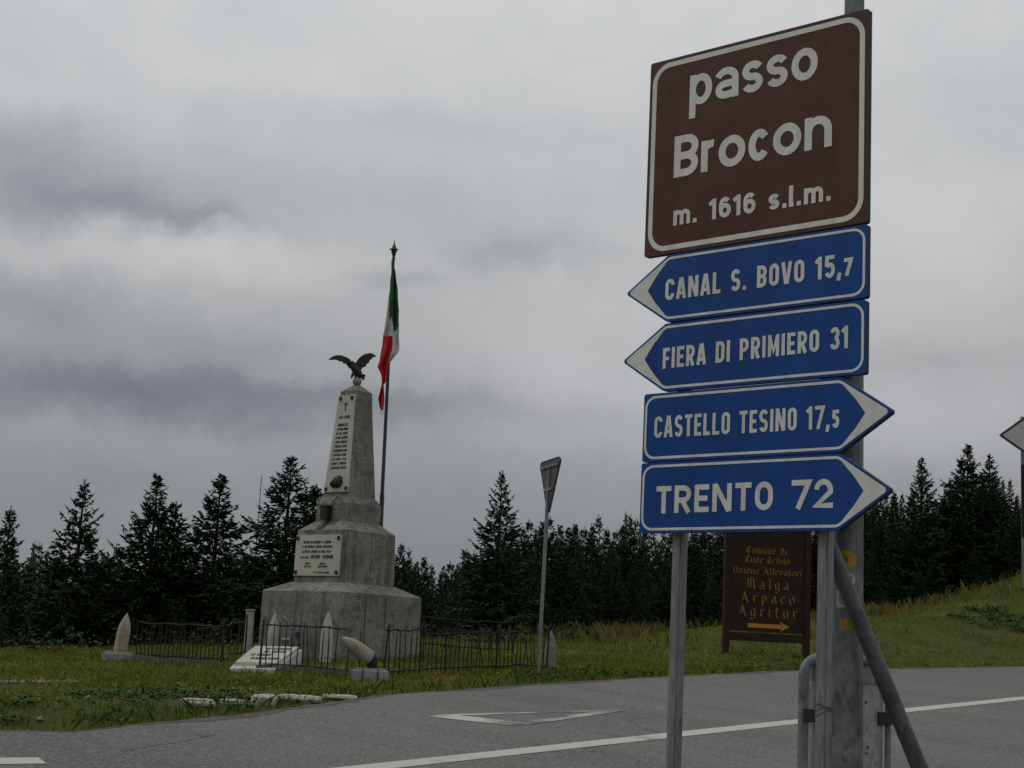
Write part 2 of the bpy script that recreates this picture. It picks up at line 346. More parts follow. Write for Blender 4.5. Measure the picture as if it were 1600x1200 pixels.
gx = np.concatenate([np.array([-900, -500, -300, -180, -120, -80, -60, -45, -34, -27, -22, -18.5, -16]), np.arange(-14, 24, 0.22), np.array([25, 27, 30, 34, 40, 50, 65, 90, 130, 200, 320, 520, 900])])
gy = np.concatenate([np.array([-60, -30, -15, -6, 0, 4, 8]), np.arange(10, 56, 0.22), np.array([57, 60, 64, 69, 75, 83, 93, 106, 125, 150, 190, 250, 350, 500, 700, 1000])])
XX, YY = np.meshgrid(gx, gy); ZZ = H(XX, YY)
nx, ny = len(gx), len(gy)
me = bpy.data.meshes.new('ground')
idx = np.arange(nx * ny).reshape(ny, nx)
q = np.stack([idx[:-1, :-1], idx[:-1, 1:], idx[1:, 1:], idx[1:, :-1]], -1).reshape(-1, 4)
def np_mesh(me, V, Q):
    me.vertices.add(len(V)); me.vertices.foreach_set('co', np.ascontiguousarray(V, dtype=np.float32).ravel())
    n = Q.shape[1]
    me.loops.add(Q.size); me.loops.foreach_set('vertex_index', np.ascontiguousarray(Q, dtype=np.int32).ravel())
    me.polygons.add(len(Q)); me.polygons.foreach_set('loop_start', np.arange(0, Q.size, n, dtype=np.int32))
    try: me.polygons.foreach_set('loop_total', np.full(len(Q), n, dtype=np.int32))
    except Exception: pass
    me.update(calc_edges=True); me.validate()
np_mesh(me, np.stack([XX, YY, ZZ], -1).reshape(-1, 3), q)
me.polygons.foreach_set('use_smooth', [True] * len(me.polygons))
mt = bpy.data.materials.new('turf_soil'); mt.use_nodes = True; t = mt.node_tree; b = t.nodes['Principled BSDF']; b.inputs['Roughness'].default_value = 0.95; b.inputs['Specular IOR Level'].default_value = 0.1
v = t.nodes.new('ShaderNodeTexCoord').outputs['Object']
c = ramp(t, noise(t, v, 0.8, 6, 0.65), [(0.34, (0.028, 0.052, 0.006)), (0.52, (0.055, 0.078, 0.008)), (0.66, (0.095, 0.078, 0.024))])
c = mixc(t, ramp(t, noise(t, v, 9, 6, 0.7), [(0.45, (0, 0, 0)), (0.62, (0.8, 0.8, 0.8))]), c, (0.05, 0.042, 0.024))
c = mixc(t, ramp(t, noise(t, v, 30, 3, 0.6), [(0.66, (0, 0, 0)), (0.74, (0.7, 0.7, 0.7))]), c, (0.15, 0.13, 0.09))
t.links.new(c, b.inputs['Base Color'])
bn = t.nodes.new('ShaderNodeBump'); bn.inputs['Strength'].default_value = 0.9; bn.inputs['Distance'].default_value = 0.05; t.links.new(noise(t, v, 14, 6, 0.7), bn.inputs['Height']); t.links.new(bn.outputs[0], b.inputs['Normal'])
me.materials.append(mt)
ground = bpy.data.objects.new('ground', me); C.link(ground); tag(ground, kind='structure')

# ------------------------------------------------------------------ road
def asphalt():
    mt = bpy.data.materials.new('asphalt'); mt.use_nodes = True; t = mt.node_tree; b = t.nodes['Principled BSDF']; b.inputs['Roughness'].default_value = 0.85; b.inputs['Specular IOR Level'].default_value = 0.25
    v = t.nodes.new('ShaderNodeTexCoord').outputs['Object']
    mp = t.nodes.new('ShaderNodeMapping'); mp.inputs['Rotation'].default_value = (0, 0, math.radians(-37)); t.links.new(v, mp.inputs[0])
    mp2 = t.nodes.new('ShaderNodeMapping'); mp2.inputs['Scale'].default_value = (1, 0.12, 1); t.links.new(mp.outputs[0], mp2.inputs[0])
    c = ramp(t, noise(t, mp2.outputs[0], 0.9, 6, 0.6), [(0.3, (0.080, 0.076, 0.073)), (0.7, (0.143, 0.136, 0.128))])
    c = mixc(t, ramp(t, noise(t, v, 1.4, 6, 0.7), [(0.35, (0.45, 0.45, 0.45)), (0.6, (0, 0, 0))]), c, (0.078, 0.075, 0.072))
    c = mixc(t, ramp(t, noise(t, v, 26, 5, 0.85), [(0.40, (0.8, 0.8, 0.8)), (0.49, (0, 0, 0))]), c, (0.036, 0.035, 0.034))
    c = mixc(t, ramp(t, noise(t, v, 31, 5, 0.85), [(0.51, (0, 0, 0)), (0.60, (0.9, 0.9, 0.9))]), c, (0.24, 0.23, 0.212))
    c = mixc(t, ramp(t, noise(t, mp2.outputs[0], 5, 7, 0.75), [(0.58, (0, 0, 0)), (0.66, (0.5, 0.5, 0.5))]), c, (0.042, 0.040, 0.039))   # dark streaks along the lane
    t.links.new(c, b.inputs['Base Color'])
    bn = t.nodes.new('ShaderNodeBump'); bn.inputs['Strength'].default_value = 0.5; bn.inputs['Distance'].default_value = 0.012; t.links.new(noise(t, v, 70, 4, 0.7), bn.inputs['Height']); t.links.new(bn.outputs[0], b.inputs['Normal'])
    return mt
M['asphalt'] = asphalt()
rb = MB(); pl = []
for i in range(len(EDGE) - 1):                        # ragged broken asphalt edge
    a, b2 = EDGE[i], EDGE[i + 1]; n = max(1, int(np.linalg.norm(b2 - a) / 0.18)) if 0 < i < len(EDGE) - 3 else 1
    for k in range(n):
        p = a + (b2 - a) * k / n; pl.append((p[0] + random.uniform(-.035, .035) * (n > 1), p[1] + random.uniform(-.035, .035) * (n > 1)))
pl.append(tuple(EDGE[-1]))
loop = pl + [(90, -20), (-60, -20)]
ZR = 0.012
rb.add([(x, y, SL * y + ZR) for x, y in loop[::-1]], [tuple(range(len(loop)))])
road = rb.build('road', M['asphalt']); tag(road, kind='structure')
bmod = road.data
import bmesh
bm = bmesh.new(); bm.from_mesh(bmod); bmesh.ops.triangulate(bm, faces=bm.faces[:]); bm.to_mesh(bmod); bm.free()

def worn_paint(name, wear):
    mt = bpy.data.materials.new(name); mt.use_nodes = True; t = mt.node_tree; b = t.nodes['Principled BSDF']; b.inputs['Roughness'].default_value = 0.8
    v = t.nodes.new('ShaderNodeTexCoord').outputs['Object']
    f = mth(t, 'ADD', mth(t, 'MULTIPLY', noise(t, v, 1.1, 3), 0.75), mth(t, 'MULTIPLY', noise(t, v, 34, 5, 0.8), 0.5))
    c = ramp(t, f, [(wear - 0.06, (0.092, 0.087, 0.082)), (wear + 0.08, (0.38, 0.37, 0.34))]); t.links.new(c, b.inputs['Base Color']); return mt
M['paint'] = worn_paint('road_paint', 0.44); M['paint_old'] = worn_paint('worn_road_paint', 0.60)
GP = lambda u, v, w: (u, v, SL * v + ZR + 0.004 + w)
def g2(px, py): p = G(px, py); return (p.x, p.y)
ln = MB()
a, b2 = np.array((-0.95, 12.2)), np.array((3.42, 17.9)); d = (b2 - a) / np.linalg.norm(b2 - a)
ctr = [a - d * 14] + [a + d * s_ for s_ in np.arange(0, 7.2, 0.6)] + [np.array((8.05, 23.83)), np.array((14.6, 31.2)), np.array((24, 39.5)), np.array((40, 49))]
ln.ribbon(ctr, 0.27, GP, 0)
tag(ln.build('road_line_marking', M['paint']), kind='structure')
yl = MB()
A, B, D = g2(684, 1120), g2(968, 1111.5), g2(812, 1134)
yl.ribbon([A, B], 0.13, GP, 0); yl.ribbon([A, D], 0.40, GP, 0.001); yl.ribbon([D, B], 0.17, GP, 0.002)
tag(yl.build('road_triangle_marking', M['paint_old']), kind='structure')
st = MB(); st.ribbon([g2(66, 1191.5), (-5.2, 10.75), (-9, 9.2)], 0.34, GP, 0)
tag(st.build('road_stop_marking', M['paint']), kind='structure')

M['dirt'] = mat('verge_dirt', (0.088, 0.080, 0.068), 0.95, col2=(0.034, 0.031, 0.027), scale=9, bump=.4)
dm = MB(); va = []; vb = []
for (x, y) in pl[2:-2]:
    va.append((x, y, SL * y + ZR + .003))
for i, (x, y) in enumerate(pl[2:-2]):
    q0, q1 = np.array(pl[2 + i - 1]), np.array(pl[2 + i + 1]); tn = (q1 - q0) / (np.linalg.norm(q1 - q0) + 1e-9); wd_ = .03 + .11 * (math.sin(i * .31) * math.sin(i * .117 + 1) + 1) * random.uniform(.6, 1.2)
    px_, py_ = x + tn[1] * wd_, y - tn[0] * wd_; vb.append((px_, py_, SL * py_ + ZR + .003))
n = len(va); dm.add(va + vb, [(i, i + n, i + n + 1, i + 1) for i in range(n - 1)]); tag(dm.build('road_edge_dirt', M['dirt']), kind='structure')
M['crack'] = mat('crack_fill', (0.022, 0.021, 0.020), 0.9)
cm = MB()
for (x, y, a, L) in [(.8, 14.2, .95, 6.0), (4.5, 20.4, .9, 6), (3.6, 15.4, .9, 5), (-2.9, 12.4, 1.4, 1.4)]:
    pts = [(x, y)]; k = 0
    while k < L: a += random.gauss(0, .25); a = a * .94 + .9 * .06; st_ = random.uniform(.1, .22); x += math.cos(a) * st_; y += math.sin(a) * st_; pts.append((x, y)); k += st_
    cm.ribbon(pts, .009, GP, -.002)
tag(cm.build('road_cracks', M['crack']), kind='structure')

# ------------------------------------------------------------------ lettering: stroke alphabets
def arc(cx, cy, rx, ry, a0, a1, n=12):
    return [(cx + rx * math.cos(math.radians(a0 + (a1 - a0) * i / n)), cy + ry * math.sin(math.radians(a0 + (a1 - a0) * i / n))) for i in range(n + 1)]
def stadium(l, r, b, t_, ):
    rx = (r - l) / 2; ry = min((t_ - b) / 2, rx * 1.15); cx = (l + r) / 2
    return arc(cx, t_ - ry, rx, ry, 0, 180) + arc(cx, b + ry, rx, ry, 180, 360)
WID = dict(I=.36, M=1.22, A=1.06, V=1.04, N=1.12, T=.92, L=.84, E=.86, F=.82, m=1.5, l=.34, r=.58, s=.88, c=.82, o=1.06, i=.34, t=.62)
WID.update({'.': .36, ',': .36, ' ': .62, '1': .62, '-': .7})
def glyph(ch, W, s):
    """strokes of a glyph: outer width W, cap height 1, stroke s; list of (points, closed)"""
    h = s / 2; l, r, b, t_ = h, W - h, h, 1 - h; cx = W / 2; X = .74; xt = X - h
    rx = (r - l) / 2; S = lambda *p: (list(p), False)
    if ch == 'O' or ch == '0': return [(stadium(l, r, b, t_), True)]
    if ch == 'Q': return [(stadium(l, r, b, t_), True), S((cx, .25), (W, 0))]
    if ch == 'C':
        ry = min((t_ - b) / 2, rx * 1.15); return [(arc(cx, t_ - ry, rx, ry, -8 if ry < .4 else 35, 180) + arc(cx, b + ry, rx, ry, 180, 368 if ry < .4 else 325), False)]
    if ch == 'G':
        ry = min((t_ - b) / 2, rx * 1.15); return [(arc(cx, t_ - ry, rx, ry, 15, 180) + arc(cx, b + ry, rx, ry, 180, 360) + [(r, .48)], False), S((cx, .45), (W, .45))]
    if ch == 'A': return [S((h * .8, 0), (cx - h * .25, 1)), S((W - h * .8, 0), (cx + h * .25, 1)), S((W * .2, .26), (W * .8, .26))]
    if ch == 'N': return [S((l, 0), (l, 1)), S((r, 0), (r, 1)), S((l + h * .15, 1 - h * .2), (r - h * .15, h * .2))]
    if ch == 'M': return [S((l, 0), (l, 1)), S((r, 0), (r, 1)), S((l, 1 - h * .5), (cx, .25), (r, 1 - h * .5))]
    if ch == 'V': return [S((h * .8, 1), (cx - h * .25, 0)), S((W - h * .8, 1), (cx + h * .25, 0))]
    if ch == 'U': return [([(l, 1)] + arc(cx, b + rx, rx, rx, 180, 360) + [(r, 1)], False)]
    if ch == 'L': return [S((l, 1), (l, b), (W, b))]
    if ch == 'I': return [S((cx, 0), (cx, 1))]
    if ch == 'T': return [S((cx, 0), (cx, 1 - h)), S((0, t_), (W, t_))]
    if ch == 'E': return [S((W, t_), (l, t_), (l, b), (W, b)), S((l, .5), (W * .9, .5))]
    if ch == 'F': return [S((W, t_), (l, t_), (l, 0)), S((l, .48), (W * .88, .48))]
    if ch in 'PRB':
        q = .46 if ch != 'B' else .5; c2 = (t_ + q) / 2; ry = (t_ - q) / 2; x0 = r - min(rx, ry * 1.1)
        g = [S((l, 0), (l, 1)), ([(l, t_)] + arc(x0, c2, r - x0, ry, 90, -90) + [(l, q)], False)]
        if ch == 'R': g.append(S((cx * .95, q), (W - h * .9, 0)))
        if ch == 'B': c3 = (q + b) / 2; g.append(([(l, q)] + arc(x0, c3, r - x0, (q - b) / 2, 90, -90) + [(l, b)], False))
        return g
    if ch == 'D': x0 = r - rx * .9; return [S((l, 0), (l, 1)), ([(l, t_)] + arc(x0, t_ - rx, r - x0, rx, 90, 0) + arc(x0, b + rx, r - x0, rx, 0, -90) + [(l, b)], False)]
    if ch in 'Ss':
        t2 = t_ if ch == 'S' else xt; mid = (t2 + b) / 2; ry = (t2 - mid) / 2
        return [(arc(cx, t2 - ry, rx, ry, 22, 270, 18) + arc(cx, b + ry, rx, ry, 90, -158, 18)[1:], False)]
    if ch == '1': return [S((r - h * .2, 0), (r - h * .2, 1)), S((r, 1 - h * .6), (0, .74))]
    if ch == '2': ry = min(rx * 1.1, .3); return [(arc(cx, t_ - ry, rx, ry, 175, 0) + [(r, t_ - ry - .06), (l, b), (W, b)], False)]
    if ch == '3':
        q = .52; return [(arc(cx, (t_ + q) / 2, rx * .95, (t_ - q) / 2, 165, -90), False), (arc(cx, (q + b) / 2, rx, (q - b) / 2, 90, -165), False)]
    if ch == '5':
        q = .6; ry = (q - b) / 2; return [(([(W * .95, t_), (l + .03, t_), (l, .52)]), False), (arc(cx, b + ry, rx, ry, 145, -155), False)]
    if ch == '6':
        q = .60; ry = (q - b) / 2; return [(arc(cx, b + ry, rx, ry, 0, 360, 20)[:-1], True), (arc(cx, t_ - .24, rx, .24, 35, 180) + [(l, b + ry)], False)]
    if ch == '7': return [S((0, t_), (W - h * .6, t_), (W * .34, 0))]
    if ch == 'o': return [(arc(cx, X / 2, rx, X / 2 - h, 0, 360, 24)[:-1], True)]
    if ch == 'c': return [(arc(cx, X / 2, rx, X / 2 - h, 36, 324, 20), False)]
    if ch == 'e': return [(arc(cx, X / 2, rx, X / 2 - h, 0, 318, 20), False), S((l, X / 2), (r, X / 2))]
    if ch == 'p': return [S((l, -.30), (l, X)), (arc(cx, X / 2, rx, X / 2 - h, 0, 360, 24)[:-1], True)]
    if ch == 'a': return [(arc(cx - .02, X - h - .2, rx + .02, .2, 158, 0, 16) + [(r, .0)], False), ([(r, .44 - h)] + arc(l + .18, .22, .18, .22 - h, 90, 270, 14) + [(cx, h), (r, h * 1.3)], False)]
    if ch == 'r': return [S((l, 0), (l, X)), (arc(r, X - rx * 1.4 - h, r - l, rx * 1.4, 180, 78), False)]
    if ch == 'n': return [S((l, 0), (l, X)), (arc(cx, xt - rx, rx, rx, 180, 0) + [(r, 0)], False)]
    if ch == 'm':
        q = (r - l) / 4; return [S((l, 0), (l, X)), (arc(l + q, xt - q, q, q, 180, 0) + [(l + 2 * q, 0)], False), (arc(l + 3 * q, xt - q, q, q, 180, 0) + [(r, 0)], False)]
    if ch == 'l': return [S((cx - h * .3, 1), (cx - h * .3, h), (W, h))]
    if ch == '.': return [S((cx - h, h), (cx + h, h))]
    if ch == ',': return [S((cx + h * .2, s), (cx - h * .6, -s * .9))]
    if ch == '-': return [S((0, .45), (W, .45))]
    return []
def text(mb, s, u0, u1, v0, v1, hgt, stroke, fr, w, gap=.2, small_tail=False):
    """lay s out so that it fills u0..u1; the baseline runs from v0 to v1"""
    scl = [0.78 if small_tail and ',' in s and i > s.index(',') else 1.0 for i in range(len(s))]
    nat = [WID.get(ch, 1.0) * k for ch, k in zip(s, scl)]
    unit = (u1 - u0) / (sum(nat) + gap * (len(s) - 1)); u = u0
    for i, ch in enumerate(s):
        W = nat[i] * unit; k = hgt * scl[i]; vb = v0 + (v1 - v0) * (u - u0) / (u1 - u0)
        for j, (pts, cl) in enumerate(glyph(ch, W / k, stroke / k)):
            mb.ribbon([(u + x * k, vb + y * k) for x, y in pts], stroke, fr, w + j * 0.0003, cl)
        u += W + gap * unit
    return mb
# broad pen blackletter for the carved wooden board
BL = {
 'C': (.8, [[(.75, .85), (.45, 1), (.1, .75), (.1, .2), (.4, 0), (.75, .15)], [(.42, .95), (.42, .1)]]), 'o': (.62, [[(.3, .68), (.08, .52), (.08, .12), (.3, 0), (.54, .15), (.54, .55), (.3, .68)]]),
 'm': (1.0, [[(.0, .55), (.12, .65), (.12, .1), (.2, 0)], [(.12, .55), (.42, .68), (.45, .1), (.54, 0)], [(.45, .55), (.76, .68), (.8, .1), (.95, 0)]]),
 'u': (.68, [[(0, .58), (.12, .66), (.12, .14), (.26, 0), (.48, .15)], [(.42, .58), (.52, .66), (.52, .1), (.64, 0)]]),
 'n': (.68, [[(0, .55), (.12, .65), (.12, .1), (.2, 0)], [(.12, .52), (.42, .68), (.5, .55), (.5, .1), (.62, 0)]]),
 'e': (.56, [[(.5, .14), (.28, 0), (.08, .14), (.08, .52), (.3, .68), (.5, .5), (.1, .32)]]),
 'd': (.64, [[(.1, .98), (.3, .82), (.54, .5), (.54, .14), (.3, 0), (.08, .14), (.08, .5), (.3, .66), (.5, .55)]]),
 'i': (.34, [[(.04, .58), (.15, .66), (.15, .1), (.28, 0)], [(.12, .84), (.2, .92)]]), 't': (.44, [[(.16, .9), (.16, .12), (.26, 0), (.4, .1)], [(0, .64), (.38, .64)]]),
 'T': (.85, [[(.05, .85), (.25, .98), (.5, .86), (.8, 1)], [(.3, .78), (.12, .5), (.2, .12), (.5, 0), (.75, .15)], [(.5, .86), (.5, .12)]]),
 's': (.5, [[(.46, .6), (.26, .68), (.08, .5), (.44, .2), (.24, 0), (.04, .1)]]),
 'v': (.62, [[(0, .58), (.12, .68), (.12, .14), (.3, 0), (.54, .18), (.5, .5), (.32, .66)]]), 'l': (.34, [[(.06, .95), (.16, 1), (.16, .1), (.3, 0)]]),
 'r': (.5, [[(0, .56), (.13, .66), (.13, .1), (.24, 0)], [(.15, .52), (.34, .68), (.46, .56)]]),
 'a': (.62, [[(.1, .56), (.28, .68), (.46, .54), (.46, .1), (.6, 0)], [(.46, .36), (.1, .3), (.08, .1), (.24, 0), (.44, .14)]]),
 'g': (.62, [[(.46, .62), (.28, .68), (.08, .52), (.08, .14), (.28, .02), (.46, .16)], [(.48, .66), (.48, -.18), (.26, -.32), (.06, -.2)]]),
 'p': (.64, [[(.04, .58), (.14, .68), (.14, -.32)], [(.16, .54), (.38, .68), (.54, .5), (.54, .14), (.32, 0), (.14, .12)]]),
 'c': (.52, [[(.46, .56), (.28, .68), (.08, .52), (.08, .14), (.28, 0), (.48, .12)]]),
 'U': (.8, [[(.02, .85), (.16, 1), (.16, .2), (.36, 0), (.66, .2)], [(.5, .88), (.64, 1), (.64, .1), (.78, 0)]]),
 'A': (.86, [[(.08, .8), (.34, 1), (.62, .3), (.68, .08), (.82, 0)], [(.4, .88), (.2, .2), (.02, .02)], [(.18, .36), (.6, .36)]]),
 'M': (1.12, [[(.06, .75), (.22, .95), (.22, .15), (.04, 0)], [(.22, .85), (.5, 1), (.54, .2), (.42, .02)], [(.54, .85), (.84, 1), (.9, .6), (.9, .12), (1.06, 0)]]),
}
def blackletter(mb, s, u0, u1, v, hgt, fr, w, nib=.07, gap=.12):
    nat = [BL[c][0] if c in BL else .5 for c in s]; unit = (u1 - u0) / (sum(nat) + gap * (len(s) - 1)); u = u0; q = 0
    nx_, ny_ = nib * hgt * math.cos(math.radians(38)), nib * hgt * math.sin(math.radians(38))
    for ch, W in zip(s, nat):
        for path in BL.get(ch, (0, []))[1]:
            pp = [(u + x * unit, v + y * hgt) for x, y in path]
            for (a0, b0), (a1, b1) in zip(pp[:-1], pp[1:]):
                q += 1
                mb.add([fr(a0 - nx_, b0 - ny_, w + q % 7 * 3e-4), fr(a0 + nx_, b0 + ny_, w + q % 7 * 3e-4), fr(a1 + nx_, b1 + ny_, w + q % 7 * 3e-4), fr(a1 - nx_, b1 - ny_, w + q % 7 * 3e-4)], [(0, 1, 2, 3)])
        u += (W + gap) * unit
    return mb

# ------------------------------------------------------------------ road signs in the foreground
SR = P(1355, 466, 6.2)
SU = Vector((0.75704668, -0.65336079, 0)); SN = Vector((-0.65336079, -0.75704668, 0)); ZV = Vector((0, 0, 1))
def SF(u, v, w): return SR + SU * u + ZV * v + SN * w
def rpoly(pts, rads, n=6):
    """polygon with rounded corners"""
    out = []; N = len(pts)
    for i in range(N):
        p = np.array(pts[i], float); a = np.array(pts[i - 1], float); b = np.array(pts[(i + 1) % N], float); r_ = rads[i]
        if r_ <= 0: out.append(tuple(p)); continue
        d0 = (a - p) / np.linalg.norm(a - p); d1 = (b - p) / np.linalg.norm(b - p)
        ang = math.acos(max(-1, min(1, d0 @ d1))); tl = r_ / math.tan(ang / 2); c_ = p + (d0 + d1) / np.linalg.norm(d0 + d1) * r_ / math.sin(ang / 2)
        s_, e_ = p + d0 * tl, p + d1 * tl; a0 = math.atan2(*(s_ - c_)[::-1]); a1 = math.atan2(*(e_ - c_)[::-1]); da = (a1 - a0 + math.pi) % (2 * math.pi) - math.pi
        out += [(c_[0] + r_ * math.cos(a0 + da * k / n), c_[1] + r_ * math.sin(a0 + da * k / n)) for k in range(n + 1)]
    return out
# brown pass sign
t_ = thing('pass_sign', 'big brown square sign reading passo Brocon m. 1616 s.l.m. at the top', 'pass sign', SF(-.575, .325, -.02))
q = rpoly([(-1.145, .325), (-.004, .327), (-.004, 1.279), (-1.145, 1.278)], [.012] * 4, 3)
mb = MB(); mb.prism(q, SF, -.03, 0); mb.mi = [0] + [1] * (len(mb.f) - 1); pan = mb.build('panel', [M['brown'], M['rim']], t_)
mb = MB(); mb.ribbon(rpoly([(-1.116, .354), (-.033, .356), (-.033, 1.25), (-1.116, 1.249)], [.085] * 4, 10), .024, SF, .0012, True); mb.build('border', M['white'], t_)
mb = MB()
text(mb, 'passo', -.917, -.247, 1.018, 1.018, .203, .0350, SF, .0015, .15)
text(mb, 'Brocon', -.993, -.173, .685, .693, .200, .0368, SF, .0015, .12)
text(mb, 'm. 1616 s.l.m.', -.987, -.175, .455, .449, .096, .0205, SF, .0015, .22)
mb.build('lettering', M['white'], t_)
mb = MB()
for v in (.47, 1.12): mb.box(SF(-.574, v, -.045), 1.06, .022, .03, (SU, SN, ZV))
mb.build('back_rail', M['alu'], t_)
# blue direction arrows
def arrow_sign(v0, hh, left, lab, s, u0, u1, b0, b1, th, stroke, gap, body):
    ua, ub = body; vm_ = v0 + hh / 2
    t_ = thing('direction_sign', lab, 'direction sign', SF((ua + ub) / 2, v0, -.02), 'blue direction arrow signs')
    if left:
        out = [(ua - .238, vm_), (ua, v0), (ub, v0), (ub, v0 + hh), (ua, v0 + hh)]; ra = [.012, .03, .012, .012, .03]
        bo = [(ua - .212, vm_), (ua + .004, v0 + .017), (ub - .014, v0 + .017), (ub - .014, v0 + hh - .017), (ua + .004, v0 + hh - .017)]; rr = [.008, .05, .052, .052, .05]
    else:
        out = [(ua, v0), (ub, v0), (ub + .238, vm_), (ub, v0 + hh), (ua, v0 + hh)]; ra = [.012, .03, .012, .03, .012]
        bo = [(ua + .014, v0 + .017), (ub - .004, v0 + .017), (ub + .212, vm_), (ub - .004, v0 + hh - .017), (ua + .014, v0 + hh - .017)]; rr = [.052, .05, .008, .05, .052]
    mb = MB(); mb.prism(rpoly(out, ra, 4), SF, -.03, 0); mb.mi = [0] + [1] * (len(mb.f) - 1); mb.build('panel', [M['blue'], M['rim']], t_)
    mb = MB(); mb.ribbon(rpoly(bo, rr, 8), .0115, SF, .0012, True); mb.build('border', M['white'], t_)
    sg, ue = (-1, ua) if left else (1, ub)
    tip = (ue + sg * .212, vm_); tp = (ue - sg * .002, v0 + hh - .020); bt = (ue - sg * .002, v0 + .020); ch = (ue + sg * .112, vm_)
    tm = (ue + sg * .066, vm_ + hh * .20); bmid = (ue + sg * .066, vm_ - hh * .20)
    mb = MB(); mb.add([SF(*p, .0007) for p in (tip, tp, tm, ch, bmid, bt)], [(0, 1, 2), (0, 2, 3), (0, 3, 4), (0, 4, 5)] if left else [(0, 2, 1), (0, 3, 2), (0, 4, 3), (0, 5, 4)])
    mb.build('arrowhead', M['white'], t_)
    mb = MB(); text(mb, s, u0, u1, b0, b1, th, stroke, SF, .0015, gap, True); mb.build('lettering', M['white'], t_)
    mb = MB()
    for v in (v0 + hh * .28, v0 + hh * .72): mb.box(SF((ua + ub) / 2, v, -.043), .92, .02, .026, (SU, SN, ZV))
    mb.build('back_rail', M['alu'], t_)
arrow_sign(.004, .316, True, 'blue arrow sign pointing left reading CANAL S. BOVO 15,7', 'CANAL S. BOVO 15,7', -1.018, -.070, .105, .108, .099, .0175, .25, (-1.006, -.002))
arrow_sign(-.318, .314, True, 'blue arrow sign pointing left reading FIERA DI PRIMIERO 31', 'FIERA DI PRIMIERO 31', -1.020, -.084, -.214, -.203, .096, .0165, .25, (-1.011, -.005))
arrow_sign(-.638, .313, False, 'blue arrow sign pointing right reading CASTELLO TESINO 17,5', 'CASTELLO TESINO 17,5', -1.054, -.121, -.530, -.537, .098, .0155, .25, (-1.117, -.115))
arrow_sign(-.960, .3175, False, 'blue arrow sign pointing right reading TRENTO 72, lowest of the stack', 'TRENTO 72', -1.031, -.146, -.873, -.868, .122, .0235, .2, (-1.119, -.12))

# posts, brace and the tall pole behind them
def post(u, w, r_, top, name, lab):
    p = SF(u, 0, w); z0 = SL * p.y + ZR
    t_ = thing(name, lab, 'sign post', (p.x, p.y, z0), 'galvanised posts under the road signs')
    n = 40; mb = MB(); ring = []
    for k in range(n):                               # tube with anti-turn grooves
        a = 2 * math.pi * k / n; rr = r_ - (.0045 if k % 10 in (0,) else 0); ring.append((rr * math.cos(a), rr * math.sin(a)))
    zt = SR.z + top
    vs = [(p.x + x, p.y + y, z) for z in (z0 - .05, zt) for x, y in ring]
    mb.add(vs, [(k, (k + 1) % n, n + (k + 1) % n, n + k) for k in range(n)] + [tuple(range(n, 2 * n))]); mb.build('tube', M['galv'], t_, True)
    mb = MB(); mb.lathe([(r_ + .002, 0), (r_ + .003, .005), (r_ + .003, .04), (r_ - .004, .05)], (p.x, p.y, zt - .02)); mb.build('cap', M['darkmetal'], t_)
    for v in (.80, .16, -.16, -.48, -.80):
        if SR.z + v < zt: 
            mb = MB(); mb.tube([(p.x, p.y, SR.z + v - .012), (p.x, p.y, SR.z + v + .012)], r_ + .005, 20); mb.build('clamp', M['alu'], t_)
    return t_, p
pa, _ = post(-.957, -.09, .0335, .1, 'sign_post', 'grooved grey steel post carrying the far left end of the signs')
pb, pbp = post(-.226, -.09, .0335, 1.15, 'sign_post', 'grooved grey steel post carrying the right end of the signs with wire wound round it')
mb = MB()
for k in range(4):
    zz = P(1290, 1108, 6.3).z - .02 + k * .012
    mb.tube([(pbp.x + 0.036 * math.cos(a), pbp.y + 0.036 * math.sin(a), zz + .012 * math.sin(a * 1.5 + k)) for a in np.linspace(0, 6.28, 25)], .0013, 5, False)
mb.build('wire', M['alu'], pb)
# leaning brace
bt_ = P(1312, 893, 6.49); bb = P(1437, 1200, 6.49); dv = (bb - bt_).normalized()
k = 0; foot = bb
while foot.z > SL * foot.y + ZR - .04: foot = foot + dv * .02
t_ = thing('brace_tube', 'dark slanting steel tube propping the sign post, crossing the tall pole', 'brace', foot)
mb = MB(); mb.tube([bt_ - dv * .15, foot], .0345, 20); mb.build('tube', M['brace'], t_, True)
# tall tapered pole
pd = 6.62; pc = P(1323, 1100, pd); pz = SL * pd + ZR
t_ = thing('tall_pole', 'tall tapered galvanised pole behind the signs with stickers on it', 'pole', (pc.x, pc.y, pz))
def pole_r(z): return .069 - (z - 1.3) * .0074
zs = np.linspace(pz - .1, 7.2, 16)
mb = MB(); mb.tube([(pc.x, pc.y, z) for z in zs], [pole_r(z) for z in zs], 32); mb.build('shaft', M['galv_old'], t_, True)
mb = MB(); mb.lathe([(.11, 0), (.11, .03), (.085, .05)], (pc.x, pc.y, pz), n=28); mb.build('base_collar', M['galv_old'], t_)
dcx = (Vector((EYE.x, EYE.y, 0)) - Vector((pc.x, pc.y, 0))).normalized(); a_c = math.atan2(dcx.y, dcx.x)
def pole_frame(z0, a_off):
    def fr(u, v, w):
        rr = pole_r(z0 + v); a = a_c + a_off + u / rr; return Vector((pc.x + (rr + .0015 + w) * math.cos(a), pc.y + (rr + .0015 + w) * math.sin(a), z0 + v))
    return fr
def curved_patch(mb, fr, outline, w=0.0, n=10):
    """outline as rows (v, ulo, uhi) so that it bends round the pole"""
    rows = []
    for v, a, b in outline: rows.append([fr(a + (b - a) * i / n, v, w) for i in range(n + 1)])
    vs = [p for r_ in rows for p in r_]; m_ = n + 1
    return mb.add(vs, [(i * m_ + j, i * m_ + j + 1, (i + 1) * m_ + j + 1, (i + 1) * m_ + j) for i in range(len(rows) - 1) for j in range(n)])
